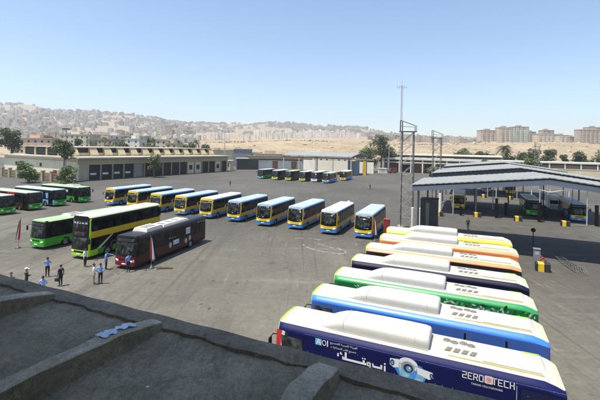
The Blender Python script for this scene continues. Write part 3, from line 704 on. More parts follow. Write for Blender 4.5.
# ---- generic single decker used for the green, maroon, far left, far shed and canopy buses
STD = [(.34, .05), (.6, 0), (.8, 0), (1.0, 0), (1.25, 0), (1.5, 0), (2.0, 0), (2.5, 0), (2.7, .01), (2.85, .03), (3.0, .07), (3.08, .14), (3.12, .26)]
def make_single(name, label, cat, loc, deg, cols, group=None, L=12., H=3.12, front_band=None, front_low=None, pod=None, roof=None, simple=False, front_top=None, glass_side=True, door_side=-1):
    """cols: side low, side high, front, roof"""
    th = R_(deg); n = (math.cos(th), -math.sin(th))
    root = thing(name, label, cat, (loc[0]+n[0]*1.27, loc[1]+n[1]*1.27, 0), -th, group)
    lo, hi, fr, rf = cols; f2 = front_low or fr; ft = front_top or BLACK
    k = H/3.12; lv = [(z*(k if z > 1.2 else 1), i) for z, i in STD]
    mats = [lo, hi, fr, rf, f2, ft, DARKIN]
    def zone(p, y, z):
        z = z/k if z > 1.2 else z
        if p == 'top': return 3
        if p == 'front': return 4 if z < .8 else (2 if z < 1.2 else (5 if z < 3.0 else 3))
        if p == 'rear': return 0 if z < 1.4 else 1
        if y < .3 and z > 1.25: return 5
        return 0 if z < 1.25 else (1 if z < 3.0 else 3)
    b = Bus(root, L, 2.54, H, lv, mats, zone, (2.6, L-3.2), rake=.10, bow=.16, crown=.05)
    b.front('windscreen', -1.1, 1.1, 1.2, 2.48*k, GLASS); sg = b.front('destination_sign', -1.02, 1.02, 2.54*k, 2.84*k, SIGN)
    q = MB(); yq = lambda x, z: b.pt(x, 0, z)[1]-.014
    q.add([(x, yq(x, z), z) for x, z in ((-.75, 2.62*k), (.75, 2.62*k), (.75, 2.76*k), (-.75, 2.76*k))], [(0, 1, 2, 3)]); q.build('sign_display', M('sign_amber_dim', (.22, .15, .12), .5), sg)
    for sx in (-1, 1):
        b.front('headlight', sx*.68, sx*1.06, .66, .88, LAMP, .014, nx=3, nz=2, shape=lambda u, v, x, z: (x, z+.07*u)); b.mirror(sx, 2.4*k)
        if not simple: b.wiper(sx*.1, 1.22, .8, sx)
        b.front('rear_lamp', sx*.85, sx*1.08, .85, 1.3, LAMPR, .012, nx=2, nz=2, rear=True)
    b.front('licence_plate', -.26, .26, .46, .58, DEC_W, .02, nx=2, nz=1)
    b.front('bumper_grille', -.6, .6, .9, 1.02, BLACK, .012, nx=4, nz=1)
    b.front('rear_window', -.95, .95, 1.75, 2.5, GLASS, .01, rear=True)
    if glass_side:
        nwin = int((L-2.2)/1.55)
        for sx in (-1, 1): windows(b, [(1.75+1.55*i, 3.22+1.55*i) for i in range(nwin)], 1.42, 2.66*k, GLASSB, (sx,))
    b.side('driver_window', -door_side, .42, 1.6, 1.3, 2.66*k, GLASSB, .007)
    for y0 in (.45, L*.45):
        d = b.side('door', door_side, y0, y0+1.25, .42, 2.62, BLACK, .012)
        for i in (0, 1): b.side('door_glass', door_side, y0+.06+i*.6, y0+.57+i*.6, .6, 2.52, GLASSB, .018, d)
    if pod:
        for (y0, y1, hw, hh) in pod:
            p = MB(); o = .18
            p.add([(-hw, y0, H), (hw, y0, H), (hw, y1, H), (-hw, y1, H), (-hw+.1, y0+o, H+hh), (hw-.1, y0+o, H+hh), (hw-.1, y1-o, H+hh), (-hw+.1, y1-o, H+hh)], [(4, 5, 6, 7), (0, 1, 5, 4), (1, 2, 6, 5), (2, 3, 7, 6), (3, 0, 4, 7)])
            pd = p.build('roof_pod', PODW, root)
            g_ = MB()
            for i in range(3): yy = y0+.5+i*(y1-y0-1)/3; g_.box(-hw*.5, hw*.5, yy, yy+.3, H+hh-.02, H+hh+.02)
            g_.build('roof_grille', M('vent_grille', (.17, .16, .13)), pd)
    return root, b
GRD = paint('dark_green_glossy', (.03, .22, .03)); PGRN = M('roof_pale_green', (.36, .60, .27), .5, 0, .06, 1.2, .1, 0, DUST, .22)
BRG = paint('bright_green', (.045, .42, .02))
th = R_(22.8)
green, gb = make_single('green_bus', 'bright green single decker with pale green roof beside the double decker', 'bus', (-29.99, 42.57), 22.8, (GRN, BLACK, BRG, PGRN), pod=[(3.4, 5.4, .8, .22)])
st = MB(); hwx = gb.hw
for sx in (-1, 1): st.poly([(sx*(hwx+.004), y, z) for y, z in ((.2, 1.0), (3.0, .62), (11.9, .62), (11.9, .72), (3.1, .72), (.2, 1.14))])
st.build('side_stripe', BRG, green)
# double decker
dd = thing('double_decker_bus', 'yellow and black double decker bus with lime green nose', 'bus', (-23.37+math.cos(R_(20.1))*1.27, 39.16-math.sin(R_(20.1))*1.27, 0), -R_(20.1))
DL, DH = 10.6, 4.36
DY = paint('double_decker_yellow', (.66, .44, .02))
dm = [LIME, DY, BLACK, WHITE, paint('deep_green_skirt', (.06, .30, .02)), PALELIME, DARKIN]
def dz(p, y, z):
    if p == 'top': return 3
    if p == 'front': return 0 if z < .95 else 2
    if p == 'rear': return 4 if z < 1.0 else (1 if z < 2.9 else 5)
    if y < .15 and z < 4.1: return 0
    if z > 4.15: return 5
    if z < .95: return 4 if y > 1.0 else 0
    if z < 2.15: return 2
    if z < 2.80: return 1
    return 2 if y < DL-.25 else 1
dl = [(.34, .05), (.6, 0), (.95, 0), (1.4, 0), (2.15, 0), (2.5, 0), (2.8, 0), (3.3, .01), (3.9, .03), (4.08, .05), (4.17, .09), (4.27, .15), (4.36, .28)]
db = Bus(dd, DL, 2.55, DH, dl, dm, dz, (2.5, 7.9), rake=.06, bow=.18, crown=.06)
db.front('windscreen', -1.08, 1.08, 1.05, 2.2, GLASS); db.front('upper_windscreen', -1.08, 1.08, 3.0, 3.85, GLASS)
sg = db.front('destination_sign', -.75, .75, 2.35, 2.75, SIGN)
q = MB(); yq = lambda x, z: db.pt(x, 0, z)[1]-.014
q.add([(x, yq(x, z), z) for x, z in ((-.6, 2.42), (.5, 2.42), (.5, 2.66), (-.6, 2.66))], [(0, 1, 2, 3)]); q.build('sign_display', M('sign_red_dim', (.30, .12, .10), .5), sg)
lm = MB()                                                   # row of pale reflecting marks across the upper front
for (x0, wdt) in ((-.95, .35), (-.5, .28), (-.1, .2), (.22, .3), (.62, .3)):
    for (a, c, zz0, zz1) in ((0, wdt, 3.58, 3.64), (.05, wdt-.05, 3.66, 3.72)):
        lm.add([(x, yq(x, z), z) for x, z in ((x0+a, zz0), (x0+c, zz0), (x0+c, zz1), (x0+a, zz1))], [(0, 1, 2, 3)])
lm.build('front_emblem', M('print_pale', (.6, .62, .6), .4), dd)
for sx in (-1, 1):
    db.front('headlight', sx*.7, sx*1.06, .66, .86, LAMP, .014, nx=3, nz=2); db.mirror(sx, 2.1); db.wiper(sx*.1, 1.1, .8, sx)
    db.front('rear_lamp', sx*.85, sx*1.08, .9, 1.4, LAMPR, .012, nx=2, nz=2, rear=True)
    windows(db, [(.35+1.28*i, 1.58+1.28*i) for i in range(8)], 2.92, 3.95, GLASSB, (sx,))
    windows(db, [(3.1+1.5*i, 4.5+1.5*i) for i in range(5)], 1.2, 2.08, GLASSB, (sx,))
    s_ = MB(); s_.poly([(sx*(db.hw+.01), y, z) for y, z in ((1.0, .95), (1.5, .95), (3.2, 2.15), (2.95, 2.15))]); s_.build('side_stripe', PALELIME, dd)
db.front('bumper_grille', -.7, .6, .68, .86, BLACK, .012, nx=4, nz=1); db.front('licence_plate', -.26, .26, .46, .58, DEC_W, .02, nx=2, nz=1)
db.side('driver_window', 1, .4, 1.3, 1.1, 2.08, GLASSB); dr = db.side('door', -1, .5, 1.7, .42, 2.1, BLACK, .01); db.side('door_glass', -1, .6, 1.6, .6, 2.0, GLASSB, .016, dr)
for y0 in (2.2, 5.6): h = MB(); h.box(-.4, .4, y0, y0+.7, DH+.03, DH+.11); h.build('roof_hatch', WHITE, dd)
# maroon bus
MAR = paint('maroon_paint', (.045, .007, .008)); MARF = paint('maroon_front', (.20, .008, .02)); MARK_ = paint('near_black_brown', (.016, .010, .010))
mar, mb_ = make_single('maroon_bus', 'dark maroon and black bus with long white roof unit', 'bus', (-17.45, 36.2), 17.5, (MAR, MARK_, MARF, MARK_), L=12.2, pod=[(2.0, 4.6, .85, .34), (4.6, 9.2, .85, .24)], glass_side=True)
X0 = mb_.hw+.011; mf = lambda u, z: (X0, u, z)
def logo_block(u0, u1, z0, z1):
    d = MB(); d.poly([mf(u0, z0), mf(u1, z0), mf(u1, z1), mf(u0, z1)], 0)
    for k in range(4): a = u0+(u1-u0)*(.12+.21*k); d.poly([(X0+.003, a, z0+.1), (X0+.003, a+(u1-u0)*.12, z0+.1), (X0+.003, a+(u1-u0)*.12, z1-.14), (X0+.003, a, z1-.14)], 1)
    d.build('logo_panel', [M('logo_pale_blue', (.62, .66, .74), .4), M('logo_slate', (.30, .33, .42), .4)], mar)
logo_block(5.7, 6.7, 1.1, 1.55); logo_block(8.0, 8.8, 1.75, 2.45)
d = MB()
for (cu, cz) in ((5.2, 1.2), (8.0, 1.05), (8.75, 1.2)):
    d.poly([mf(cu+.22*math.cos(2*math.pi*k/14), cz+.3*math.sin(2*math.pi*k/14)) for k in range(14)])
d.build('round_logo', M('logo_taupe', (.45, .42, .38), .5), mar)
d = MB()
for (u, z, n_, s_) in ((4.9, 1.86, 9, .11), (10.3, 2.62, 10, .13)):
    for k in range(n_):
        if k in (3, 6): continue
        d.poly([(X0+.004, u+k*s_*1.2, z), (X0+.004, u+k*s_*1.2+s_*.7, z), (X0+.004, u+k*s_*1.2+s_*.7, z+s_), (X0+.004, u+k*s_*1.2, z+s_*rnd.uniform(.6, 1.2))])
d.build('side_lettering', M('print_dim', (.42, .40, .40), .5), mar)

# ---- electric buses on the far left, noses to the right
LBL = paint('sky_blue_wrap', (.22, .52, .80)); BRN = paint('dark_brown_wrap', (.07, .035, .035)); KHAK = M('roof_pale_khaki', (.42, .47, .34), .5, 0, .08, 1, 0, 0, DUST, .3)
FD = 113.9-180
gl = 'buses parked nose out by the fence'
def left_bus(px, py, cols, label, **k):
    th = R_(FD); n = (math.cos(th), -math.sin(th))
    return make_single('parked_bus', label, 'bus', (px, py), FD, cols, gl, **k)
B_, bb_ = left_bus(-42.75, 74.85, (BRG, BLACK, BRG, PGRN), 'green bus with cream roof unit, nearest the workshop, nose to the right', pod=[(2.6, 5.2, .8, .34)], front_low=GRN)
B2_, b2_ = left_bus(-44.63, 69.9, (LBL, BLACK, BRG, M('roof_pale_cyan', (.45, .66, .72), .5, 0, .05, 1, 0, 0, DUST, .25)), 'pale blue sided bus with green nose between the brown and green ones', front_low=GRN)
B3_, b3_ = left_bus(-45.98, 65.2, (BRN, BLACK, BRG, KHAK), 'dark brown sided bus with red and white marks and a green nose', front_low=GRN)
B4_, b4_ = left_bus(-47.3, 60.6, (GRD, BLACK, GRN, KHAK), 'dark green bus nose cut by the left edge of the scene', front_low=GRN)
fX = -(b3_.hw+.012); d = MB()
for k in range(3): d.poly([(fX, u, z) for u, z in ((3.9+k*.75, 2.55), (4.45+k*.75, 2.55), (4.45+k*.75, 2.95), (3.9+k*.75, 2.95))], 1)
for cu in (4.2, 5.0): 
    for k in range(12):
        a, c = 2*math.pi*k/14+.5, 2*math.pi*(k+1)/14+.5
        d.add([(fX-.012, cu+r*math.cos(t), 2.0+r*math.sin(t)) for r, t in ((.36, a), (.36, c), (.22, c), (.22, a))], [(0, 1, 2, 3)], 0)
d.add([(fX-.011, u, z) for u, z in ((4.2, .8), (5.2, .8), (5.1, 1.6), (4.4, 1.7))], [(0, 1, 2, 3)], 2)
d.build('side_graphic', [DEC_W, M('print_red', (.72, .03, .03), .4), M('print_rose', (.45, .22, .2), .4)], B3_)
d = MB(); fX = -(b2_.hw+.012)
for (u0, u1, z0, z1) in ((1.75, 2.5, 1.5, 2.5), (3.3, 4.3, 1.45, 2.6)): d.poly([(fX, u0, z0), (fX, u1, z0), (fX, u1, z1), (fX, u0, z1)])
d.build('side_graphic', LBL, B2_)
d = MB(); fX = -(bb_.hw+.012); d.poly([(fX, 3.6, 2.0), (fX, 4.5, 2.0), (fX, 4.5, 2.5), (fX, 3.6, 2.5)]); d.build('side_graphic', DEC_W, B_)

# ---- row before the far shed
YG = paint('yellow_green', (.50, .52, .04)); OLV = paint('olive_dark', (.06, .07, .03))
far = [(-15.6, 141.2, (GRN, BLACK, GRN, PBLU), 'small blue and green bus at the left end of the row before the shed', BLU),
       (-10.1, 137.5, (OLV, BLACK, YG, WHITE), 'yellow green fronted bus with white roof beside the blue and green one', YG),
       (-5.3, 135.2, (OLV, BLACK, YG, PGRN), 'second yellow green fronted bus, its roof slightly greenish, third of the shed row', YG),
       (-.3, 133.4, (OLV, BLACK, YG, WHITE), 'third yellow green fronted bus, beside the plain white fronted one', YG),
       (3.8, 132.2, (OLV, BLACK, WHITE, WHITE), 'white fronted bus with dark sides in the row before the shed', WHITE),
       (7.5, 128.5, (BLU, ORY, YEL, PBLU), 'blue and yellow bus standing forward in the row before the shed', BLU),
       (14.6, 140.5, (BLU, ORY, YEL, WHITE), 'yellow and blue bus with white roof at the shed end by the blue cabin', YEL)]
for (x, y, cols, lb, fl) in far: make_single('shed_row_bus', lb, 'bus', (x, y), 21.6, cols, 'buses in the row before the far shed', L=9.8, H=3.5, front_low=fl, simple=True)
# ---- buses under the canopies
def canopy_bus(t, s, cols, lb, fl, ft=None): 
    p = yd(t, s); make_single('canopy_bus', lb, 'bus', (p[0], p[1]), 23.9, cols, 'buses standing in the shade of the canopies', L=10.5, front_low=fl, simple=True, front_top=ft)
canopy_bus(-3.2, 82.5, (ORY, BLACK, YEL, WHITE), 'yellow fronted bus in canopy shade right of the white post', ORY, YEL)
canopy_bus(9.6, 81.0, (GRN, BLACK, BRG, WHITE), 'green fronted bus in the shade under the canopy peak', GRN)
canopy_bus(15.9, 78.5, (BLU, ORY, YEL, PBLU), 'blue and yellow fronted bus in canopy shade toward the right edge', BLU)
canopy_bus(3.2, 120.5, (BLU, ORY, YEL, PBLU), 'blue bottomed yellow bus deep under the third canopy', BLU)
canopy_bus(9.2, 120.5, (ORY, BLACK, YEL, WHITE), 'yellow bus deep under the third canopy, beside the blue bottomed one', YEL)

# ------------------------------------------------------------------ canopies
SHEET = M('canopy_sheet', (.27, .277, .262), .6, 0, .12, .5, 0, 0, (.20, .185, .155), .7, spec=.25)
FASC = M('canopy_fascia', (.30, .33, .365), .5, .1, .1, .6, 0, 0, (.22, .21, .2), .5)
CSTEEL = M('column_steel', (.08, .082, .085), .5, .2, .15, 2)
CLAB = ['front canopy with pale sheet roof, nearest of the three low gables', 'middle canopy with pale sheet roof between the two other gables', 'farthest canopy with pale sheet roof behind the other two gables']
for ci, (s0, s1) in enumerate(((47.9, 60.3), (75, 95.5), (109, 129))):
    c = thing('bus_canopy', CLAB[ci], 'canopy', yd(0, s0), YROT, 'parallel bus canopies')
    D = s1-s0
    for (t0, z0, t1, z1) in ((-6.4, 7.55, 7.9, 9.08), (7.9, 9.08, 21.5, 7.25)):
        b = MB(); n = int(abs(t1-t0)/.33)
        for k in range(n+1):
            u = k/n; t = t0+(t1-t0)*u; z = z0+(z1-z0)*u+(.02 if k % 2 else -.02)
            b.v += [(t, 0, z), (t, D, z), (t, 0, z-.09), (t, D, z-.09)]
        for k in range(n):
            a = 4*k; b.f += [(a, a+4, a+5, a+1), (a+2, a+3, a+7, a+6), (a, a+2, a+6, a+4), (a+1, a+5, a+7, a+3)]; b.m += [0]*4; b.sm += [False]*4
        b.build('roof_sheet', SHEET, c)
        for yy in (.25, D-.25):
            f = MB()
            f.add([(t0, yy, z0-.28), (t1, yy, z1-.28), (t1, yy, z1-.82), (t0, yy, z0-.82), (t0, yy+.06, z0-.28), (t1, yy+.06, z1-.28), (t1, yy+.06, z1-.82), (t0, yy+.06, z0-.82)],
                  [(0, 1, 2, 3), (7, 6, 5, 4), (0, 4, 5, 1), (3, 2, 6, 7), (0, 3, 7, 4), (1, 5, 6, 2)])
            f.build('fascia', FASC if ci == 0 else M('fascia_dark', (.07, .075, .08), .6, .1, .15, .6), c)
        f = MB(); f.add([(t0+.05, .3, z0-.32), (t1, .3, z1-.32), (t1, D-.3, z1-.32), (t0+.05, D-.3, z0-.32)], [(0, 1, 2, 3)]); f.build('shade_lining', M('shade_dark_lining', (.05, .047, .043), .9, 0, .3, .5), c)  # dark lining added under the sheets to deepen the shade
        p = MB()
        for yy in np.linspace(.7, D-.7, 6): p.add([(t0+.05, yy, z0-.12), (t1, yy, z1-.12), (t1, yy, z1-.3), (t0+.05, yy, z0-.3), (t0+.05, yy+.1, z0-.12), (t1, yy+.1, z1-.12), (t1, yy+.1, z1-.3), (t0+.05, yy+.1, z0-.3)], [(0, 1, 2, 3), (7, 6, 5, 4), (0, 4, 5, 1), (3, 2, 6, 7)])
        p.build('rafter', CSTEEL, c)
    for t in (-5.6, 1.2, 7.9, 14.4, 20.6):
        zt = (7.55+(t+6.4)*.107 if t < 7.9 else 9.08-(t-7.9)*.1345)-.3
        for yy in (.45, D-.5):
            if (ci == 0 or yy < 1) and t in (1.2, 7.9, 14.4) and not (ci == 1 and t == 1.2): continue
            b = MB(); b.tube([(t, yy, 0), (t, yy, zt)], .13, 8); b.box(t-.22, t+.22, yy-.22, yy+.22, 0, .05); b.build('column', CSTEEL, c)
    if ci:
        for t in (-2.6, 4.4, 11.0, 17.6):
            zt = (7.55+(t+6.4)*.107 if t < 7.9 else 9.08-(t-7.9)*.1345)-.3
            for yy in (.9, D*.52): b = MB(); b.tube([(t, yy, 0), (t, yy, zt)], .09, 8); b.build('column', M('column_pale', (.45, .45, .43), .55, 0, .15, 1), c)
    tr = MB()
    for dt in (-1.7, 0, 1.7): tr.tube([(7.9+dt, .32, 9.08-.3-abs(dt)*.12), (7.9+dt, .32, 7.1 if dt else 7.5)], .045, 6)
    tr.tube([(5.6, .32, 8.0), (7.9, .32, 7.5), (10.2, .32, 8.0)], .04, 6)
    tr.build('truss_strut', M('strut_white', (.7, .7, .68), .5), c)
for k, (t, s, hh) in enumerate(((-1.3, 75.6, 1.5), (4.5, 76.0, 3.4), (10.9, 75.4, 3.2), (12.2, 80, 2.2), (6.3, 80.5, 2.2), (18.9, 76, 3.3))):
    r = thing('charging_stand', ['short dark charging stand right of the yellow fronted canopy bus', 'tall dark charging stand between the left two front blocks of the middle canopy', 'tall dark charging stand right of the block before the green fronted bus', 'dark stand close beside the green fronted canopy bus, on its right', 'dark stand close beside the green fronted canopy bus, on its left', 'tall dark stand right of the blue fronted canopy bus'][k], 'charging stand', yd(t, s), YROT, 'dark stands under the middle canopy')
    b = MB(); b.box(-.22, .22, -.2, .2, 0, hh); b.box(-.26, .26, -.24, .24, hh, hh+.08); b.build('stand_body', BLACK, r)
    b = MB(); b.box(-.16, .16, -.22, -.2, hh*.62, hh*.82); b.build('panel', BLACK, r)
    b = MB(); b.tube([(.3, -.2, hh*.7), (.55, -.35, hh*.4), (.5, -.3, .1), (.2, -.5, .06)], .05, 6); b.build('cable', BLACK, r)
# ---- yellow and black concrete blocks
def yellow_block(t, s, label, post=0., k=1.):
    r = thing('concrete_block', label, 'concrete block', yd(t, s), YROT, 'yellow and black painted concrete blocks')
    b = MB(); w2, d, h = .62*k, .42*k, .82*k; o = .07
    def blk(x0, x1, mi):
        b.add([(x0, -d, 0), (x1, -d, 0), (x1, d, 0), (x0, d, 0), (x0, -d+.03, h-o), (x1, -d+.03, h-o), (x1, d-.03, h-o), (x0, d-.03, h-o), (x0, -d+o+.03, h), (x1, -d+o+.03, h), (x1, d-o-.03, h), (x0, d-o-.03, h)],
              [(0, 1, 5, 4), (1, 2, 6, 5), (2, 3, 7, 6), (3, 0, 4, 7), (4, 5, 9, 8), (5, 6, 10, 9), (6, 7, 11, 10), (7, 4, 8, 11), (8, 9, 10, 11)], mi)
    blk(-w2, -.7*w2, 1); blk(-.7*w2, .12*w2, 0); blk(.12*w2, w2, 1)
    b.build('block_body', [YBLK, M('black_block_paint', (.02, .02, .02), .7, 0, .2, 3)], r)
    if post:
        p = MB(); p.box(-.2, .2, .5, .9, 0, post); p.build('post', WHITE, r)
    return r
for t, s, lb, post in ((6.8, 44.5, 'yellow and black block at the edge of the front canopy shade, below the red charger', 0), (1.4, 75.4, 'yellow and black block between the yellow fronted bus and the canopy middle', 0), (7.7, 74.7, 'yellow and black block before the green fronted canopy bus', 0),
                       (14.2, 73.6, 'yellow and black block before the blue fronted canopy bus', 0), (-4.8, 72.9, 'yellow block at the foot of a tall white post', 4.0), (3.5, 108, 'yellow block in the far sunny strip, left one of two', 0), (9.3, 107.5, 'yellow block in the far sunny strip, right one of two', 0), (-6.2, 88, 'yellow block behind the white post, just right of the dark cabin', 0)): yellow_block(t, s, lb, post)
# charger behind the nearest block
ch = thing('bus_charger', 'grey bus charger with small screen and red hose coil behind a yellow block', 'charger', yd(6.5, 46.1), YROT)
b = MB(); b.box(-.3, .3, -.22, .22, 0, 1.75); b.box(-.34, .34, -.26, .26, 1.75, 1.82); b.build('cabinet', M('charger_grey', (.22, .23, .25), .5, 0, .1, 3), ch)
b = MB(); b.box(-.16, .16, -.235, -.221, 1.2, 1.5); b.build('screen', M('screen_pale', (.35, .45, .55), .2), ch)
b = MB(); pts = []
for k in range(60): a = k*.62; pts.append((.55+.28*math.cos(a)*(1-.003*k), -.25+.12*math.sin(a*.7), .55+.3*math.sin(a)+.003*k))
b.tube(pts, .045, 6); b.tube([(.3, -.2, 1.2), (.5, -.3, 1.0), (.75, -.3, .7), (.8, -.2, .3), (.4, -.35, .12)], .05, 6)
b.build('hose', M('hose_red', (.45, .05, .03), .5), ch)
lp = thing('round_headed_post', 'slim black post with round black head in front of the front canopy', 'sign post', yd(6.7, 50.2), YROT)
b = MB(); b.tube([(0, 0, 0), (0, 0, 2.75)], .045, 8); b.lathe((0, 0, 0), [(0, .25), (.05, .25), (.09, .07)], 'Z', 14); b.build('pole', BLACK, lp)
b = MB(); b.lathe((0, 0, 2.95), [(-.06, .001), (-.06, .2), (-.03, .24), (.03, .24), (.06, .2), (.06, .001)], 'Y', 18); b.build('head', BLACK, lp)
rk = thing('steel_ladder', 'dark steel ladder frame lying on the ground by the front canopy', 'ladder', yd(9.4, 48.6), YROT+.16)
b = MB()
for x in (-.35, .35): b.tube([(x, -3.3, .35), (x, 2.6, .3)], .05, 6)
b.build('rail', DSTEEL, rk)
for k in range(10): b = MB(); b.tube([(-.35, -3.1+k*.62, .34), (.35, -3.1+k*.62, .34)], .03, 6); b.build('rung', DSTEEL, rk)
b = MB()
for k in range(6): b.tube([(-.5+k*.2, -3.3, .62), (-.55+k*.22, -3.9, .05)], .02, 5)
b.tube([(-.5, -3.3, .62), (.5, -3.3, .62)], .025, 5); b.tube([(-.55, -3.9, .05), (.55, -3.9, .05)], .025, 5)
for x in (-.3, .3): b.tube([(x, -3.2, .0), (x, -3.2, .6)], .025, 5); b.tube([(x, 2.4, .0), (x, 2.4, .3)], .025, 5)
b.build('guard', M('guard_dull', (.17, .15, .12), .6, .2, .2, 3), rk)
cbn = thing('metal_cabin', 'tall dark metal cabin at the left end of the front canopy', 'cabin', yd(-4.55, 51.2), YROT)
b = MB(); b.box(-1.0, 1.0, -1, 1.2, 0, 5.5); b.box(-1.06, 1.06, -1.06, 1.26, 5.5, 5.6); b.build('cabin_body', M('cabin_dark', (.045, .047, .05), .5, .2, .2, 1), cbn)
b = MB(); b.box(-.35, .05, -1.03, -1.0, .1, 5.2); b.build('side_strip', M('strip_grey', (.16, .17, .18), .4, .2), cbn)
b = MB(); b.box(.2, .9, -1.025, -1.0, .1, 2.3); b.build('door', M('cabin_door', (.08, .08, .085), .5), cbn)
# ---- lattice portal towers
def lattice(name, label, X, Y, rz, sc_=1., group='portal lattice towers'):
    r = thing(name, label, 'lattice tower', (X, Y, 0), rz, group)
    Wd, Dp, Hh = .88, .42, 14.4
    dark = M('leg_rust', (.12, .095, .08), .6, .3, .3, 2); lt = M('brace_galv', (.36, .345, .31), .55, .3, .25, 2)
    for i, x in enumerate((-Wd, Wd)):
        for y in (-Dp, Dp):
            b = MB(); b.tube([(x, y, 0), (x*.96, y, Hh)], .075, 6); b.build('leg', dark if y < 0 else lt, r)
    b = MB(); n = 9; hs = Hh/n
    for k in range(n):
        z0, z1 = k*hs, (k+1)*hs
        for y in (-Dp, Dp):
            b.tube([(-Wd, y, z0), (Wd, y, z1)], .035, 5); b.tube([(-Wd, y, z1), (Wd, y, z1)], .03, 5)
            if k < 5: b.tube([(Wd, y, z0), (-Wd, y, z1)], .03, 5)
        for x in (-Wd, Wd):
            b.tube([(x, -Dp, z0), (x, Dp, z0+hs/2), (x, -Dp, z1)], .028, 5)
    b.build('bracing', lt, r)
    b = MB(); b.box(-Wd-.35, Wd+.35, -Dp-.25, Dp+.25, Hh, Hh+.12); b.build('platform', dark, r)
    b = MB(); b.tube([(-Wd-.25, 0, Hh), (-Wd-.25, 0, Hh+1.75)], .08, 6); b.tube([(-Wd+.05, -.2, Hh), (-Wd+.05, -.2, Hh+1.6)], .07, 6)
    b.tube([(-Wd-.25, 0, Hh+1.75), (Wd+.25, 0, Hh+.95)], .06, 6); b.tube([(-Wd-.25, 0, Hh+.85), (Wd+.25, 0, Hh+.75)], .035, 5)
    b.build('top_frame', dark, r)
    b = MB(); b.box(Wd+.1, Wd+.42, -.15, .15, Hh+.12, Hh+1.0); b.build('lamp_box', M('lamp_box_pale', (.45, .50, .46), .5), r)
    for x in (-Wd, Wd): b = MB(); b.box(x-.3, x+.3, -Dp-.3, Dp+.3, 0, .3); b.build('footing', CONC, r)
    return r
lattice('lattice_tower', 'tall rusty lattice tower beside the front canopy and the orange topped buses', 16.15, 57.5, -.1)
lattice('lattice_tower', 'middle distance lattice tower behind the first canopy end', 30.2, 84.5, -.1)
lattice('lattice_tower', 'distant small lattice tower beyond the canopies against the desert', 102.2, 165, -.1)
for (x, zz) in ((.2, .72),):
    for k, t in enumerate((16.6, 17.55)):
        bl = MB(); bl.tube([(0, 0, 0), (0, 0, 3.3), ], .19, 10); bl.lathe((0, 0, 3.3), [(0, .19), (.04, .15), (.05, .001)], 'Z', 10)
        o = bl.build('white_bollard_post', WHITE); o.location = (t, 55.9-k*.4, 0)
        tag(o, ['white tubular post at the foot of the tall lattice tower, left of two', 'white tubular post at the foot of the tall lattice tower, right of two'][k], 'post', 'white posts by the tower')
ms = thing('radio_mast', 'slender tall radio mast with cross arms rising above everything', 'radio mast', (52.6, 200, 0), 0)
b = MB()
for a in (0, 2.09, 4.19): b.tube([(.55*math.cos(a), .55*math.sin(a), 0), (.42*math.cos(a), .42*math.sin(a), 45.5)], .085, 5)
b.build('mast_leg', M('mast_white', (.5, .46, .43), .5, .2, .2, .15), ms)
b = MB()
for k in range(38):
    z = k*1.2
    for a in (0, 2.09, 4.19): b.tube([(.53*math.cos(a), .53*math.sin(a), z), (.5*math.cos(a+2.09), .5*math.sin(a+2.09), z+1.2)], .05, 4)
b.build('bracing', M('mast_white', (.5, .46, .43)), ms)
b = MB(); b.tube([(-2.6, 0, 44.4), (2.6, 0, 44.4)], .1, 5); b.tube([(0, -2, 44.9), (0, 2, 44.9)], .1, 5); b.tube([(0, 0, 45.5), (0, 0, 48)], .07, 5)
for x in (-2.5, -1.2, 1.2, 2.5): b.tube([(x, 0, 43.6), (x, 0, 45.6)], .09, 5)
b.build('antenna_arm', STEEL, ms)
def pole_mast(X, Y, H, label, head=True):
    r = thing('floodlight_mast', label, 'light mast', (X, Y, 0), .2, 'tall light masts of the yard')
    b = MB(); b.tube([(0, 0, 0), (0, 0, H*.5), (0, 0, H)], [.24, .19, .12], 8); b.build('pole', STEEL, r)
    if head:
        b = MB(); b.box(-1.1, 1.1, -.45, .45, H-.5, H-.38); b.tube([(-1.1, -.45, H+.3), (1.1, -.45, H+.3)], .04, 5); b.tube([(-1.1, .45, H+.3), (1.1, .45, H+.3)], .04, 5); b.build('platform', STEEL, r)
        for k in range(5): b = MB(); b.box(-1.0+k*.45, -.68+k*.45, -.62, -.35, H-.35, H+.05); b.build('floodlight', DSTEEL, r)
pole_mast(-74.0, 121.2, 16.4, 'tall floodlight mast at the workshop corner beside a tree')
pole_mast(-36.6, 186, 19, 'thin light mast by the hut at the workshop end', False)
pole_mast(44.9, 193, 18, 'slim pale mast standing in the dense tree by the far gate', False)

# ------------------------------------------------------------------ workshop hall on the left
ws = thing('workshop_hall', 'long cream workshop hall with dark bay doors and stepped roof lights', 'workshop', (-69.2, 119.7, 0), -R_(29))
WC = M('workshop_cream', (.84, .74, .52), .85, 0, .1, .2, 0, .1, (.42, .33, .22), .45)
b = MB(); b.box(-46, -.02, .0, .3, 0, 6.85); b.build('end_wall', WC, ws)
b = MB(); b.box(-46, -45.7, .3, 72, 0, 6.85); b.box(-46, 0, 71.7, 72, 0, 6.85); b.build('rear_wall', WC, ws)
b = MB(); b.box(-46.8, 1.9, -1.0, 72.8, 6.95, 7.4); b.build('roof_slab', M('roof_slab_pale', (.50, .46, .38), .85, 0, .12, .2, 0, 0, (.26, .22, .17), .6), ws)
b = MB(); b.box(-46.2, -.3, .02, 72, 6.82, 6.95); b.build('roof_soffit', DARKIN, ws)
b = MB(); b.box(-.35, .0, 0, 72, 4.95, 6.82); b.build('lintel_beam', M('lintel_beige', (.42, .35, .24), .9, 0, .1, .3), ws)
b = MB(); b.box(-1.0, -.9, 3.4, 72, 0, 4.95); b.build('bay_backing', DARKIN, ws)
n_b = 16; bw_ = 68.4/n_b
DDR = M('door_dark_brown', (.040, .036, .028), .7, 0, .25, .8, spec=.2); DGR = M('door_grey', (.33, .33, .30), .6, .1, .1, .8)
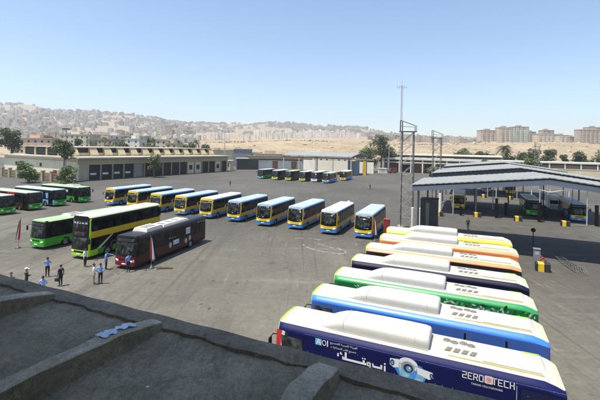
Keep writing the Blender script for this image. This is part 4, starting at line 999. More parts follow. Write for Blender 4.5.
b = MB(); b.box(-.36, -.02, .3, 3.4, 0, 4.95); b.build('front_wall', M('lintel_beige', (.50, .44, .34)), ws)
for k in range(n_b):
    y0 = 3.4+k*bw_
    b = MB(); b.box(-.4, .06, y0-.17, y0+.17, 0, 4.95); b.build('pillar', M('pillar_beige', (.38, .32, .23), .85, 0, .1, .5), ws)
    if k >= 4 and k not in (10, 11, 14):
        b = MB(); b.box(-.62, -.52, y0+.3, y0+bw_-.3, .05, 4.9)
        for q in range(4): b.box(-.52, -.49, y0+.5+q*.85, y0+1.15+q*.85, .3, 4.6)
        b.build('bay_door', DGR if k == 4 else DDR, ws)
    elif k in (10, 11, 14):
        b = MB(); b.box(-.6, -.3, y0+.3, y0+bw_-.3, 0, 4.9); b.build('infill_wall', CREAMW, ws)
        b = MB(); b.box(-.31, -.26, y0+1.2, y0+3.0, 1.6, 3.6); b.build('window', GLASS, ws)
    else:
        b = MB(); b.box(-.8, -.55, y0+1.0, y0+3.0, 1.6, 2.2); b.build('bay_lamp', M('bay_lamp_white', (.75, .75, .72), .5), ws)
for (x, z) in ((-38, 3.7), (-22, 3.7)):
    b = MB(); b.box(x, x+1.3, -.04, .0, z, z+1.2); b.build('window', GLASS, ws)
b = MB(); b.box(-45, -1, -.05, -.002, 6.0, 6.3); b.build('wall_band', M('band_ochre', (.50, .40, .26), .85), ws)
# stepped roof lights: sloping cream piers with dark recessed windows between
MC = M('monitor_cream', (.52, .42, .25), .85, 0, .12, .3, 0, 0, (.30, .24, .15), .5)
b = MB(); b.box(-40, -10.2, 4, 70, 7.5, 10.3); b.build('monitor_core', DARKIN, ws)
b = MB(); b.box(-41, -9.3, 3.2, 71, 10.3, 10.6); b.build('monitor_roof', M('monitor_roof_pale', (.50, .45, .34), .85, 0, .08, .3), ws)
n_p = 12
for k in range(n_p+1):
    y0 = 4+k*5.4; b = MB(); w_ = 2.7 if k else 1.2
    b.prism([(-8.0, 7.5), (-8.0, 8.0), (-9.6, 10.28), (-10.2, 10.28), (-10.2, 7.5)], lambda x, z: (x, y0, z), lambda x, z: (x, y0+w_, z)); b.build('monitor_pier', MC, ws)
    if k < n_p:
        b = MB(); b.box(-10.19, -10.12, y0+w_+.02, y0+5.38, 8.62, 9.9); b.build('monitor_window', GLASS, ws)
        b = MB(); b.box(-10.2, -9.2, y0+w_, y0+5.4, 7.5, 8.6); b.build('monitor_sill', MC, ws)
for k in range(4):
    x0 = -39+k*7.4; b = MB(); b.box(x0, x0+6.6, 3.7, 3.98, 7.9, 9.9); b.build('monitor_window', GLASS, ws)
    b = MB(); b.box(x0-.8, x0, 3.4, 4.0, 7.5, 10.3); b.build('monitor_pier', MC, ws)
# low fence and yard clutter in front of the end wall
fe = thing('yard_fence', 'low iron fence with stone posts before the cream end wall', 'fence', (-70.5, 113.5, 0), -R_(29))
for k in range(9): b = MB(); b.box(-40+k*5-.45, -40+k*5+.45, -.4, .4, 0, 3.0); b.box(-40+k*5-.55, -40+k*5+.55, -.5, .5, 3.0, 3.2); b.build('post', M('fence_stone', (.38, .35, .28), .85, 0, .15, 1), fe)
b = MB()
for z in (.6, 1.5, 2.3): b.box(-40, 0, -.06, .06, z, z+.18)
for k in range(160): b.box(-40+k*.25, -40+k*.25+.06, -.04, .04, .3, 2.6)
b.build('railing', M('rail_ochre', (.33, .24, .12), .7, 0, .3, .6), fe)
kb = thing('signboard', 'faded red and white board standing by the fence under the tree', 'sign', (-73.8, 116.4, 0), -R_(20))
for x in (-1.2, 1.2): b = MB(); b.tube([(x, 0, 0), (x, 0, 3.6)], .07, 6); b.build('post', DSTEEL, kb)
b = MB(); b.box(-1.5, .2, -.05, .05, 1.0, 3.5, 0); b.box(.2, 1.5, -.05, .05, 1.0, 3.5, 1); b.build('board', [M('board_red', (.25, .05, .04), .6), M('board_pink', (.6, .42, .36), .6)], kb)

# ------------------------------------------------------------------ far sheds, walls, cabins
def wdir(deg): return -R_(deg)
sh = thing('far_shed', 'open far shed with pale sheet roof on slim columns behind a bus row', 'shed', (-8.5, 186, 0), R_(-33.5))   # local x along the front to the right
LS = 37
b = MB()
for (y0, z0, y1, z1) in ((0, 8.2, 9, 9.9), (9, 9.9, 18, 8.2)):
    b.add([(0, y0, z0), (LS, y0, z0), (LS, y1, z1), (0, y1, z1), (0, y0, z0-.25), (LS, y0, z0-.25), (LS, y1, z1-.25), (0, y1, z1-.25)], [(0, 1, 2, 3), (7, 6, 5, 4), (0, 4, 5, 1), (2, 6, 7, 3), (0, 3, 7, 4), (1, 5, 6, 2)])
b.build('roof_sheet', SHEET, sh)
b = MB(); b.add([(LS-.1, .4, 8.0), (LS-.1, 17.6, 8.0), (LS-.1, 9, 9.6)], [(0, 1, 2)]); b.add([(.1, .4, 8.0), (.1, 17.6, 8.0), (.1, 9, 9.6)], [(0, 1, 2)]); b.build('gable', M('gable_dark', (.10, .10, .10), .7), sh)
b = MB(); b.box(0, LS, .2, .4, 7.2, 7.55); b.build('tie_beam', CSTEEL, sh)
for k in range(5):
    for yy in (.5, 17): b = MB(); b.box(.6+k*9-.2, .6+k*9+.2, yy-.2, yy+.2, 0, 7.95); b.build('column', M('shed_column_pale', (.5, .46, .4), .7), sh)
b = MB(); b.box(-2, LS+1, 22, 22.4, 0, 5.4); b.box(-2, LS+1, 22.1, 22.4, 6.2, 7.0, 1); b.build('back_wall', [M('back_white', (.88, .84, .72), .8, 0, .05, .3), M('back_brown', (.3, .23, .17), .85)], sh)
blu = thing('blue_cabin', 'blue grey metal cabin standing under the right end of the far shed', 'cabin', (24.3, 172.5, 0), R_(-33))
b = MB(); b.box(-2.2, 2.2, -1.5, 1.5, 0, 6.0); b.box(-2.3, 2.3, -1.6, 1.6, 6.0, 6.15); b.build('cabin_body', M('cabin_blue_grey', (.17, .22, .29), .6, 0, .1, .6), blu); b = MB(); b.box(-.6, .5, -1.54, -1.5, .1, 2.4); b.build('door', DSTEEL, blu)
yp = thing('yellow_post', 'bright yellow upright post at the right end of the far shed', 'post', (29.2, 173, 0), 0); b = MB(); b.box(-.6, .6, -.5, .5, 0, 6.2); b.box(-.7, .7, -.6, .6, 0, .6); b.build('post_body', M('post_yellow', (.75, .48, .03), .6), yp)
gt = thing('dark_container', 'long dark green metal container shed with pale roof edge at the workshop end', 'container', (-32.0, 196, 0), R_(14))
b = MB(); b.box(0, 11, 0, 5, 0, 5.6)
for k in range(26): b.box(.15+k*.42, .3+k*.42, -.05, 0, .1, 5.5)
b.build('container_body', M('container_dark', (.04, .045, .035), .6, .1, .15, .5), gt); b = MB(); b.box(-.3, 6, -.3, 5.3, 5.6, 5.85); b.build('roof_edge', WHITEW, gt)
ht = thing('guard_hut', 'small cream guard hut with a dark window beside the dark container', 'hut', (-37.5, 188, 0), R_(-6))
b = MB(); b.box(0, 4.2, 0, 3.4, 0, 4.7); b.build('wall', CREAMW, ht); b = MB(); b.box(-.3, 4.5, -.3, 3.7, 4.7, 4.95); b.build('roof', WHITEW, ht); b = MB(); b.box(1.3, 2.8, -.05, 0, 1.8, 3.3); b.build('window', GLASS, ht)
pb = thing('planter_box', 'low white concrete box at the foot of the guard hut', 'planter', (-39.6, 184.5, 0), 0); b = MB(); b.box(-1.7, 1.7, -1, 1, 0, 1.3); b.box(-1.5, 1.5, -.8, .8, 1.3, 1.33, 1); b.build('box_body', [WHITEW, CONC], pb)
tk = thing('water_tank_block', 'grey block with water tank behind the guard hut', 'building', (-38, 226, 0), 0)
b = MB(); b.box(-1, 9, 0, 7, 0, 10.2); b.build('wall', M('block_grey', (.23, .23, .24), .8, 0, .1, .3), tk); b = MB(); b.box(-14, -1, 1, 7, 0, 9.6); b.build('annex', CREAMW, tk); b = MB(); b.box(-14.3, 9.3, -.4, 7.4, 10.2, 10.5); b.build('roof', M('block_roof', (.4, .39, .36), .8), tk)
pw = thing('perimeter_shed', 'low long store with brown roof fascia and white wall behind the bus row', 'store', (-28.5, 214, 0), R_(-6))
b = MB(); b.box(0, 34, 0, 6, 0, 4.6); b.build('wall', WHITEW, pw); b = MB(); b.box(-1, 35, -1.2, 6.5, 5.2, 7.0); b.build('roof', M('fascia_brown', (.22, .17, .12), .85, 0, .15, .3), pw)
b = MB(); b.box(0, 34, .3, .5, 4.6, 5.2); b.build('clerestory', DARKIN, pw)
for x in (13.5, 24): b = MB(); b.box(x, x+3, -.08, 0, 0, 4.2); b.build('door', M('door_rust', (.28, .13, .07), .7), pw)
# long building closing the yard on the right
lb_ = thing('long_rear_building', 'long two tier cream rear building with white canopy band and columns', 'building', (45.5, 207, 0), R_(-24))
RD = M('infill_red_brown', (.25, .185, .135), .85, 0, .25, .5)
b = MB(); b.box(0, 56, 0, 12, 0, 7.2); b.build('wall', RD, lb_)
b = MB(); b.box(-.8, 56.5, -.3, 12.4, 9.0, 9.75); b.build('parapet', WHITEW, lb_)
b = MB(); b.box(0, 56, .4, 12, 7.9, 9.0); b.build('upper_window_band', DARKIN, lb_)
b = MB(); b.box(.5, 56.5, -4.2, 0, 6.6, 7.7); b.build('canopy_band', WHITEW, lb_)
b = MB(); b.box(.5, 56.5, -4.0, -3.7, 5.0, 5.5); b.build('tie_beam', WHITEW, lb_)
for k in range(10): b = MB(); b.box(3+k*5.8-.3, 3+k*5.8+.3, -4, -3.4, 0, 6.6); b.build('column', WHITEW, lb_)
for k in range(9): b = MB(); b.box(3.8+k*5.8, 8+k*5.8, -.1, 0, 0, 4.6); b.build('bay_opening', DARKIN if k % 2 else M('bay_rust', (.2, .1, .07), .8), lb_)
lw = thing('long_low_building', 'low flat roofed building running to the right behind the canopies', 'building', (97, 184, 0), R_(-24))
b = MB(); b.box(0, 70, 0, 10, 0, 6.2); b.build('wall', M('low_wall_brown', (.30, .22, .15), .85, 0, .2, .3), lw); b = MB(); b.box(-.6, 70, -1.4, 10.5, 6.9, 7.6); b.build('roof', WHITEW, lw); b = MB(); b.box(0, 70, .2, 9, 6.2, 6.9); b.build('window_band', DARKIN, lw)
for k in range(12): b = MB(); b.box(1+k*6, 1.5+k*6, -1.2, -.8, 0, 6.9); b.build('column', WHITEW, lw)
lw2 = thing('boundary_wall', 'pale boundary wall running right in front of the low building', 'wall', (86, 160, 0), R_(-24)); b = MB(); b.box(0, 60, 0, .5, 0, 5.2); b.box(-.1, 60, -.1, .6, 5.2, 5.45); b.build('wall_body', CREAMW, lw2)
# white box and red machine by the far gate
bx_ = thing('white_kiosk', 'small white kiosk at the foot of the dense tree by the far gate', 'kiosk', (41, 189.5, 0), 0); b = MB(); b.box(-2, 2, -1.5, 1.5, 0, 2.3); b.box(-2.15, 2.15, -1.65, 1.65, 2.3, 2.5); b.build('kiosk_body', WHITEW, bx_); b = MB(); b.box(-1, .6, -1.54, -1.5, 1.1, 1.9); b.build('hatch', M('hatch_grey', (.45, .44, .4)), bx_)
vc = thing('red_van', 'small dull red van parked by the white kiosk', 'van', (46.6, 192, 0), .15)
b = MB(); b.prism([(-1.9, .4), (-1.95, 1.1), (-1.5, 1.3), (-1.1, 2.5), (1.8, 2.6), (1.95, 2.3), (1.95, .4)], lambda x, z: (x, -.95, z), lambda x, z: (x, .95, z)); b.build('body', M('van_red', (.20, .05, .04), .5), vc)
b = MB(); b.prism([(-1.3, 1.45), (-1.0, 2.3), (-.2, 2.3), (-.2, 1.45)], lambda x, z: (x, -.97, z), lambda x, z: (x, -.95, z)); b.build('side_window', GLASS, vc)
for x in (-1.2, 1.2):
    for y in (-.9, .9): b = MB(); b.lathe((x, y, .42), [(-.12, .001), (-.12, .42), (.12, .42), (.12, .001)], 'Y', 14); b.build('wheel', RUBBER, vc)
wv = thing('white_van', 'white box van parked deep under the right side of the middle canopy', 'van', yd(15.8, 92), YROT)
b = MB(); b.box(-1.0, 1.0, 0, 4, .5, 3.0); b.build('cargo_box', WHITE, wv)
b = MB(); b.prism([(-1.7, .45), (-1.7, 1.2), (-1.2, 1.45), (-.7, 2.2), (-.02, 2.25), (-.02, .45)], lambda y, z: (-.95, y, z), lambda y, z: (.95, y, z)); b.build('cab', WHITE, wv)
b = MB(); b.add([(-.85, -1.19, 1.5), (.85, -1.19, 1.5), (.85, -.74, 2.15), (-.85, -.74, 2.15)], [(0, 1, 2, 3)]); b.build('windscreen', GLASS, wv)
for y in (-.95, 3):
    for x in (-.9, .9): b = MB(); b.lathe((x, y, .4), [(-.12, .001), (-.12, .4), (.12, .4), (.12, .001)], 'X', 14); b.build('wheel', RUBBER, wv)
# red cabinet and red pipe behind the lime bus
rc = thing('red_cabinet', 'red metal cabinet behind the nose of the lime yellow bus', 'cabinet', (11.75, 51.0, 0), YROT)
REDM = M('cabinet_red', (.34, .035, .035), .5, 0, .1, 2)
b = MB(); b.box(-.36, .36, -.35, .35, 0, 2.4); b.box(-.4, .4, -.4, .4, 2.4, 2.48); b.build('cabinet_body', REDM, rc); b = MB(); b.box(-.3, .3, -.38, -.35, .3, 2.3); b.build('door', M('cabinet_door_red', (.26, .03, .03), .5), rc); b = MB(); b.box(.36, 1.5, -.25, .25, 0, 1.25); b.build('side_box', REDM, rc)
# roof scrub behind canopies belongs to plants below

# ------------------------------------------------------------------ trees and palms
def leaf_mat(name, a, b_):
    m, t, b = nodes(name); g = t.nodes.new('ShaderNodeNewGeometry').outputs['Position']
    c = ramp(t, noise(t, g, .9, 3), [(.35, a), (.65, b_)]); c = mixc(t, .4, c, ramp(t, noise(t, g, 9, 2), [(.3, .5), (.7, 1.5)]), 'MULTIPLY')
    t.links.new(c, b.inputs['Base Color']); b.inputs['Roughness'].default_value = .65; return m
LEAF = [leaf_mat('leaf_dusty_green', (.095, .12, .05), (.165, .19, .085)), leaf_mat('leaf_dark_green', (.07, .092, .042), (.12, .145, .065)), leaf_mat('leaf_bright_green', (.07, .13, .03), (.13, .19, .05))]
BARK = M('bark', (.16, .115, .075), .9, 0, .3, 4, 0, .3)
def crown_mesh(h, r, n, size, flat=.8, seed=0):
    q = random.Random(seed); b = MB(); cl = []
    for k in range(14): a = q.uniform(0, 6.28); d = q.uniform(.05, .72)*r; cl.append((math.cos(a)*d, math.sin(a)*d, h+q.uniform(-.75, .6)*r*flat, q.uniform(.3, .55)*r))
    for k in range(n):
        cx, cy, cz, cr = q.choice(cl); v = Vector((q.gauss(0, 1), q.gauss(0, 1), q.gauss(0, 1))).normalized()*cr*(q.random()**.4); p = Vector((cx, cy, cz))+Vector((v.x, v.y, v.z*flat))
        u = Vector((q.gauss(0, 1), q.gauss(0, 1), q.gauss(0, .6))).normalized(); w_ = u.cross(Vector((q.gauss(0, 1), q.gauss(0, 1), q.gauss(0, 1)))).normalized(); s = size*q.uniform(.6, 1.4)
        b.add([p-u*s, p+w_*s*.45, p+u*s, p-w_*s*.45], [(0, 1, 2, 3)])
    return b, cl
def tree(X, Y, h, r, label, leaf=0, n=1100, size=.38, z=0., trunk=None, group='trees round the yard', name='tree'):
    t = thing(name, label, 'tree', (X, Y, z), rnd.uniform(0, 6), group); sd = rnd.randint(0, 9999)
    b, cl = crown_mesh(h-r*.8, r, int(n*1.6), size*1.15, .9, sd); cr = b.build('crown', LEAF[leaf], t)
    b = MB(); base = h-r*1.2; b.tube([(0, 0, -.5), (.1, .05, base*.5), (0, .1, base)], [r*.075, r*.06, r*.045], 7)
    for c in cl[:6]: b.tube([(0, .1, base*.85), (c[0]*.5, c[1]*.5, (base+c[2])*.5), c[:3]], [r*.04, r*.025, r*.008], 5)
    b.build('trunk', BARK, t); return t
def palm(X, Y, h, r, label, z=0., nf=22, name='palm_tree'):
    t = thing(name, label, 'palm tree', (X, Y, z), rnd.uniform(0, 6), 'palms beyond the yard'); q = random.Random(int(X*7+Y))
    b = MB(); b.tube([(0, 0, -.5), (.15, 0, h*.5), (.05, .1, h)], [.26, .2, .2], 7); b.build('trunk', BARK, t)
    b = MB()
    for k in range(nf):
        a = q.uniform(0, 6.28); el = q.uniform(-.5, 1.2); L = r*q.uniform(.8, 1.1); pts = []
        for i in range(7):
            u = i/6; pts.append(Vector((math.cos(a)*L*u*math.cos(el*.6), math.sin(a)*L*u*math.cos(el*.6), h+L*(math.sin(el)*u-.75*u*u))))
        sd = Vector((-math.sin(a), math.cos(a), 0))
        for i in range(6):
            for sg in (-1, 1):
                for j in range(2):
                    p = pts[i].lerp(pts[i+1], j/2); p2 = pts[i].lerp(pts[i+1], j/2+.35); ln = r*.26*(1-abs(i/6-.4))
                    b.add([p, p2, p2+sd*sg*ln+Vector((0, 0, -ln*.5))], [(0, 1, 2)])
    b.build('crown', LEAF[1], t); return t
T = tree
T(-137, 182, 18, 6.2, 'dark bushy tree behind the workshop hall at the left edge', 1, 1300, .55)
T(-71.5, 116.5, 13.0, 3.5, 'leafy tree growing round the floodlight mast at the workshop corner', 0, 1500, .32)
T(-66.5, 109, 5.0, 3.2, 'low round bright green tree by the fence, left of the signboard', 2, 1300, .24)
T(-79.0, 112, 6.6, 3.6, 'broad low bright green tree before the cream end wall', 2, 1500, .26)
T(-52.5, 138.5, 8.6, 3.4, 'small tree standing alone before the workshop bay doors', 0, 1300, .26)
T(35, 198, 13.5, 6.2, 'left lower half of the dense tree pair by the far gate', 0, 1700, .42)
T(43.0, 202, 19.0, 6.4, 'tall dense tree by the far gate behind the white kiosk', 1, 1900, .42)
T(49, 205, 13, 4.5, 'thin tree at the right of the tall dense tree', 0, 500, .45)
for (X, Y, h, r, lb, lf) in ((56, 160, 4.8, 3.4, 'round bush behind the left end of the second canopy', 0), (61, 158, 5.6, 3.2, 'bright bush between the canopies and the rear building', 2),
    (116, 190, 13.5, 4.2, 'round tree beyond the low building, left of a close pair', 1), (124, 192, 14.5, 4.6, 'round tree beyond the low building, right of a close pair', 1), (141, 195, 13, 4.0, 'tree beyond the low building near the right edge', 1), (150, 190, 14.0, 5, 'pale tree near the right edge beyond the low building', 0), (160, 196, 19, 7.5, 'big dark tree at the right edge beyond the low building', 1),
    (72, 150, 8.4, 2.6, 'bright shrub showing over the canopies near their peak', 2), (98, 166, 9.2, 2.8, 'bright green shrub showing over the canopies, left of the far lattice tower', 2), (106, 172, 8.8, 2.3, 'small bright shrub right of the far lattice tower', 2)): T(X, Y, h, r, lb, lf, 900, .4)
palm(100, 231, 12.8, 4.2, 'short palm standing before the desert slope, left of two'); palm(118, 222, 14.2, 5.2, 'full palm standing before the desert slope, right of two', 0, 34)
for k, (X, Y, h) in enumerate(((-143, 262, 14), (-138, 270, 16), (-126, 262, 13), (-121, 268, 15), (-108, 262, 13.5), (-155, 280, 15))):
    palm(X, Y, h, 3.6, 'date palm among the cream houses beyond the workshop hall')
palm(-71, 262, 15.2, 3.6, 'lone dark palm over the right end of the workshop roof')
for k, (X, Y, h, r) in enumerate(((-150, 300, 19, 7), (-130, 290, 17, 7), (-117, 285, 15, 6), (-104, 280, 14.5, 6), (-165, 300, 21, 8), (-96, 300, 15, 6), (-200, 300, 19, 7), (-192, 330, 22, 8), (-85, 285, 12.5, 5), (-175, 310, 20, 8), (-140, 320, 20, 8), (-120, 315, 18, 7), (-110, 330, 18, 7), (-74, 300, 12.5, 5))):
    T(X, Y, h, r, 'dusty tree among the low houses beyond the workshop hall', k % 2, 380, .7, 0, group='trees among the houses')
for k in range(40):
    a = rnd.uniform(-.15, .8); Y = rnd.uniform(268, 330); T(a*Y, Y, rnd.uniform(4, 7), rnd.uniform(2, 3.2), 'small scrub tree at the foot of the desert slope', 1, 160, .6, terrain_h(a*Y, Y), group='scrub at the foot of the slope')

# ------------------------------------------------------------------ houses, blocks and the city on the hill
def facade(name, c, win=(.10, .11, .12), px=3.3, pz=3.1, fx=.42, fz=.45):
    m, t, b = nodes(name); tc = t.nodes.new('ShaderNodeTexCoord')
    sx = t.nodes.new('ShaderNodeSeparateXYZ'); t.links.new(tc.outputs['Object'], sx.inputs[0]); sn = t.nodes.new('ShaderNodeSeparateXYZ'); t.links.new(tc.outputs['Normal'], sn.inputs[0])
    isx = mth(t, 'GREATER_THAN', mth(t, 'ABSOLUTE', sn.outputs[0]), .7)
    u = mth(t, 'ADD', mth(t, 'MULTIPLY', sx.outputs[1], isx), mth(t, 'MULTIPLY', sx.outputs[0], mth(t, 'SUBTRACT', 1, isx)))
    fu = mth(t, 'FRACT', mth(t, 'ADD', mth(t, 'DIVIDE', u, px), 50.3)); fv = mth(t, 'FRACT', mth(t, 'ADD', mth(t, 'DIVIDE', sx.outputs[2], pz), 20.75))
    w_ = mth(t, 'MULTIPLY', mth(t, 'LESS_THAN', fu, fx), mth(t, 'LESS_THAN', fv, fz)); w_ = mth(t, 'MULTIPLY', w_, mth(t, 'LESS_THAN', mth(t, 'ABSOLUTE', sn.outputs[2]), .5))
    g = t.nodes.new('ShaderNodeNewGeometry').outputs['Position']; f = noise(t, g, .12, 4)
    base = ramp(t, f, [(.3, tuple(x*.85 for x in c)), (.7, tuple(x*1.12 for x in c))])
    oi = t.nodes.new('ShaderNodeObjectInfo'); base = mixc(t, .55, base, ramp(t, oi.outputs['Random'], [(0, .8), (1, 1.25)]), 'MULTIPLY')
    t.links.new(mixc(t, mth(t, 'MULTIPLY', w_, .85), base, win), b.inputs['Base Color']); b.inputs['Roughness'].default_value = .85; return m
FAC = [facade('facade_pale', (.60, .55, .46)), facade('facade_grey', (.50, .465, .405), px=2.9), facade('facade_tan', (.54, .46, .34), px=3.8), facade('facade_brown', (.42, .35, .27), px=3.1)]
FAC_W = facade('facade_white', (.80, .76, .68), (.25, .25, .25), fx=.36, fz=.4)
def block_mesh(w_, d, h, m, k=0):
    b = MB(); b.box(-w_/2, w_/2, -d/2, d/2, -8, h)
    if k % 3 == 0: b.box(-w_*.18, w_*.18, -d/2-1.4, -d/2, -8, h-1)
    if k % 3 == 1: b.box(-w_/2, -w_*.2, -d/2-1.6, -d/2, -8, h-.6); b.box(w_*.2, w_/2, -d/2-1.6, -d/2, -8, h-.6)
    b.box(-w_/2-.25, w_/2+.25, -d/2-.25, d/2+.25, h, h+.5); b.box(-w_*.12, w_*.2, -d*.1, d*.3, h+.5, h+3.2)
    for q in range(3): b.box(-w_*.4+q*w_*.22, -w_*.4+q*w_*.22+1.2, -d*.3, -d*.3+1.2, h+.5, h+1.9)
    return b.mesh('apartment_block', [m])
VAR = [block_mesh(w_, d, h, FAC[k % 4 if k < 8 else k % 2], k) for k, (w_, d, h) in enumerate(((15, 13, 19), (18, 14, 17), (13, 13, 22), (20, 14, 15), (16, 12, 25), (24, 13, 18), (14, 12, 16), (18, 15, 21), (12, 11, 20), (15, 12, 23)))]
def city(me, X, Y, rz, label, group, dz=0, sc_=1.):
    o = bpy.data.objects.new('apartment_block', me); col.objects.link(o); o.location = (X, Y, terrain_h(X, Y)+dz); o.rotation_euler = (0, 0, rz); o.scale = (sc_, sc_, sc_)
    return tag(o, label, 'apartment block', group)
ROWV = [block_mesh(w_, d, h, FAC_W, k) for k, (w_, d, h) in enumerate(((13, 12, 18), (11, 12, 20), (14, 11, 16)))]
placed = []
def free(X, Y, d):
    for (x, y) in placed:
        if abs(x-X) < d and abs(y-Y) < d: return False
    placed.append((X, Y)); return True
q = random.Random(3); n = 0; tries = 0
while n < 215 and tries < 9000:                            # the hazy hillside city on the left
    tries += 1; a = q.uniform(-.80, -.28); Y = round((620+1750*q.random()**.9)/75)*75+q.uniform(-8, 8)
    if Y < 760 and a > -.5: continue
    X = a*Y
    if free(X, Y, 19 if Y > 1000 else 16):
        city(VAR[q.randrange(10)], X, Y, q.choice((.05, .12, 1.6, -.05))+q.uniform(-.06, .06), 'pale apartment block among many on the hazy hillside', 'apartment blocks on the left hillside', 0, q.uniform(.5, .9)*(1.0 if Y < 1400 else 1.1)); n += 1
fc = MB()                                                   # the smaller houses that fill the hillside between the blocks
for k in range(4200):
    a = q.uniform(-.82, .48); Y = q.uniform(640, 2480) if a < -.27 else (q.uniform(1250, 2480) if a < .15 else q.uniform(800, 2480)); d_ = 8; Y = round(Y/95)*95+q.uniform(-9, 9); X = a*Y
    if math.sin(X*.0105+Y*.004)+math.sin(X*.023-Y*.009+2)*.8+q.uniform(-.5, .5) < -.35: continue
    if a > -.1 and q.random() < .45: continue
    if -.3 < a < -.08 and Y < 2200 and q.random() < .75: continue
    if any(abs(x-X) < 9 and abs(y-Y) < 9 for x, y in placed): continue
    z = terrain_h(X, Y); w_, d_, h = q.uniform(4, 12), q.uniform(4, 6), q.choice((6, 7, 8, 9, 10, 12)); mi = q.randrange(3)
    fc.box(X-w_, X+w_, Y-d_, Y+d_, z-6, z+h, mi); fc.box(X-w_*.3, X+w_*.2, Y-d_*.4, Y+d_*.3, z+h, z+h+2.4, mi)
tag(fc.build('distant_houses', [facade('house_pale', (.60, .55, .46), fx=.4), facade('house_grey', (.47, .435, .38), fx=.4), facade('house_tan', (.51, .435, .325), fx=.4)]), kind='stuff')
n = 0; tries = 0
while n < 30 and tries < 2000:                             # ridge line rows in the middle distance
    tries += 1; a = q.uniform(-.30, .40); Y = q.uniform(2100, 2450); X = a*Y
    if free(X, Y, 40): city(VAR[q.randrange(10)], X, Y, q.uniform(-.3, .3), 'faint apartment block on the far ridge line', 'apartment blocks on the far ridge', 0, q.uniform(.5, .75)); n += 1
for row, (Y0, a0, a1, st_) in enumerate(((900, -.10, .155, 12), (960, -.10, .15, 12.5), (1060, -.02, .16, 15), (740, -.40, -.03, 14))):
    X = a0*Y0
    while X < a1*Y0:
        if q.random() < .9: city(ROWV[q.randrange(3)], X, Y0+q.uniform(-8, 8), q.uniform(-.06, .06), 'whitish block in the housing rows above the desert slope', 'housing rows above the desert slope', 0, q.uniform(.5, .78))
        X += st_*q.uniform(.85, 1.15)
for k in range(70):
    a = q.uniform(.16, .47); Y = q.uniform(720, 1500); X = a*Y
    if free(X, Y, 16): city(VAR[(3, 6, 3, 1)[q.randrange(4)]], X, Y, q.uniform(-.4, .4), 'small brownish block in the low cluster left of the big apartments', 'low cluster on the desert edge', -2, q.uniform(.55, .85))
big = [(479, 496.5, 127.5, (0.55, 0.46, 0.37), 'beige brown apartment building, leftmost of the big ones on the desert edge', 650), (497.5, 511, 124.6, (0.63, 0.55, 0.43), 'cream apartment building with pinkish top on the desert edge', 640),
       (512, 527, 124.0, (0.51, 0.54, 0.44), 'pale green apartment building on the desert edge', 655), (527.5, 534, 129, (0.48, 0.41, 0.33), 'narrow brown building right of the pale green apartments', 680), (535, 556, 131.0, (0.62, 0.54, 0.42), 'long cream building on the desert edge', 640),
       (541, 552, 127.6, (0.50, 0.43, 0.35), 'brown block rising behind the long cream building', 720), (557, 566, 132.2, (0.66, 0.58, 0.44), 'small bright cream building at the end of the long one', 630), (577, 609, 127.0, (0.51, 0.42, 0.34), 'wide reddish brown apartment building at the right edge', 660), (586, 600, 124.8, (0.51, 0.43, 0.35), 'reddish block rising behind the wide brown one', 740), (567.5, 575, 134, (0.47, 0.40, 0.32), 'low greyish building left of the wide reddish brown one', 690)]
for k, (p0, p1, yt, c, lb, Y) in enumerate(big):
    hor = 147.9+.0196*((p0+p1)/2-300); cx = ((p0+p1)/2-300-.4)/383.2*Y; w_ = (p1-p0)/383.2*Y; z0 = terrain_h(cx, Y); zt = EYE+(hor-yt)/383.2*Y-4.5
    b = MB(); h = zt-z0; m = facade('facade_big_%d' % k, c, (.14, .14, .14), w_/max(3, round(w_/3.6)), 3.05, .5, .5); t = thing('apartment_building', lb, 'apartment building', (cx, Y, z0), .05)
    b.box(-w_/2, w_/2, -6, 8, -6, h-1)
    nb = max(2, int(w_/7))
    for i in range(nb): x = -w_/2+(i+.5)*w_/nb; b.box(x-1.3, x+1.3, -7.2, -6, -6, h-2)
    b.build('wall', m, t); b = MB(); b.box(-w_/2-.4, w_/2+.4, -6.5, 8.4, h-1, h-.2); b.build('roof', M('flat_roof_%d' % (k % 2), (.45, .40, .33) if k % 2 else (.40, .34, .28), .85), t)
    b = MB(); b.box(-w_*.2, w_*.12, -1, 4, h-.2, h+2.4); b.build('stair_head', M('stair_head', (.46, .38, .3), .85), t)
for k in range(34):
    a = rnd.uniform(-.74, -.27); Y = rnd.uniform(255, 345); T(a*Y, Y, rnd.uniform(11, 17), rnd.uniform(3.2, 5.5), 'dusty tree among the low houses beyond the workshop hall', k % 2, 260, .7, 0, group='trees among the houses')
for k in range(26):
    a = rnd.choice((rnd.uniform(.40, .50), rnd.uniform(.52, .9))); Y = rnd.uniform(205, 268); T(a*Y, Y, rnd.uniform(8.5, 13), rnd.uniform(2.4, 4.6), 'tree in the loose band between the rear buildings and the desert', k % 2, 300, .6, 0, group='trees in the band before the desert')
HW = [((.66, .46, .33), 'pinkish'), ((.62, .54, .40), 'cream'), ((.66, .62, .52), 'whitish'), ((.50, .40, .28), 'tan')]
hs = [(-178, 262, 22, 9, 14.5, 0), (-172, 300, 26, 12, 18.5, 1), (-158, 330, 18, 10, 19, 2), (-140, 280, 12, 8, 15, 3), (-122, 290, 14, 9, 18, 1), (-112, 262, 11, 8, 15.5, 2), (-94, 270, 12, 9, 15.5, 1), (-86, 262, 9, 7, 13, 3), (-80, 300, 14, 8, 9, 1), (-66, 310, 12, 8, 8, 3), (-200, 340, 24, 12, 14, 3), (-176, 370, 22, 12, 15, 2), (-215, 300, 16, 10, 13, 1), (-52, 330, 16, 8, 8.5, 3), (-40, 300, 20, 6, 7.5, 1), (-20, 290, 26, 6, 6.5, 3), (20, 275, 30, 5, 6.0, 1), (65, 262, 24, 5, 6, 3)]
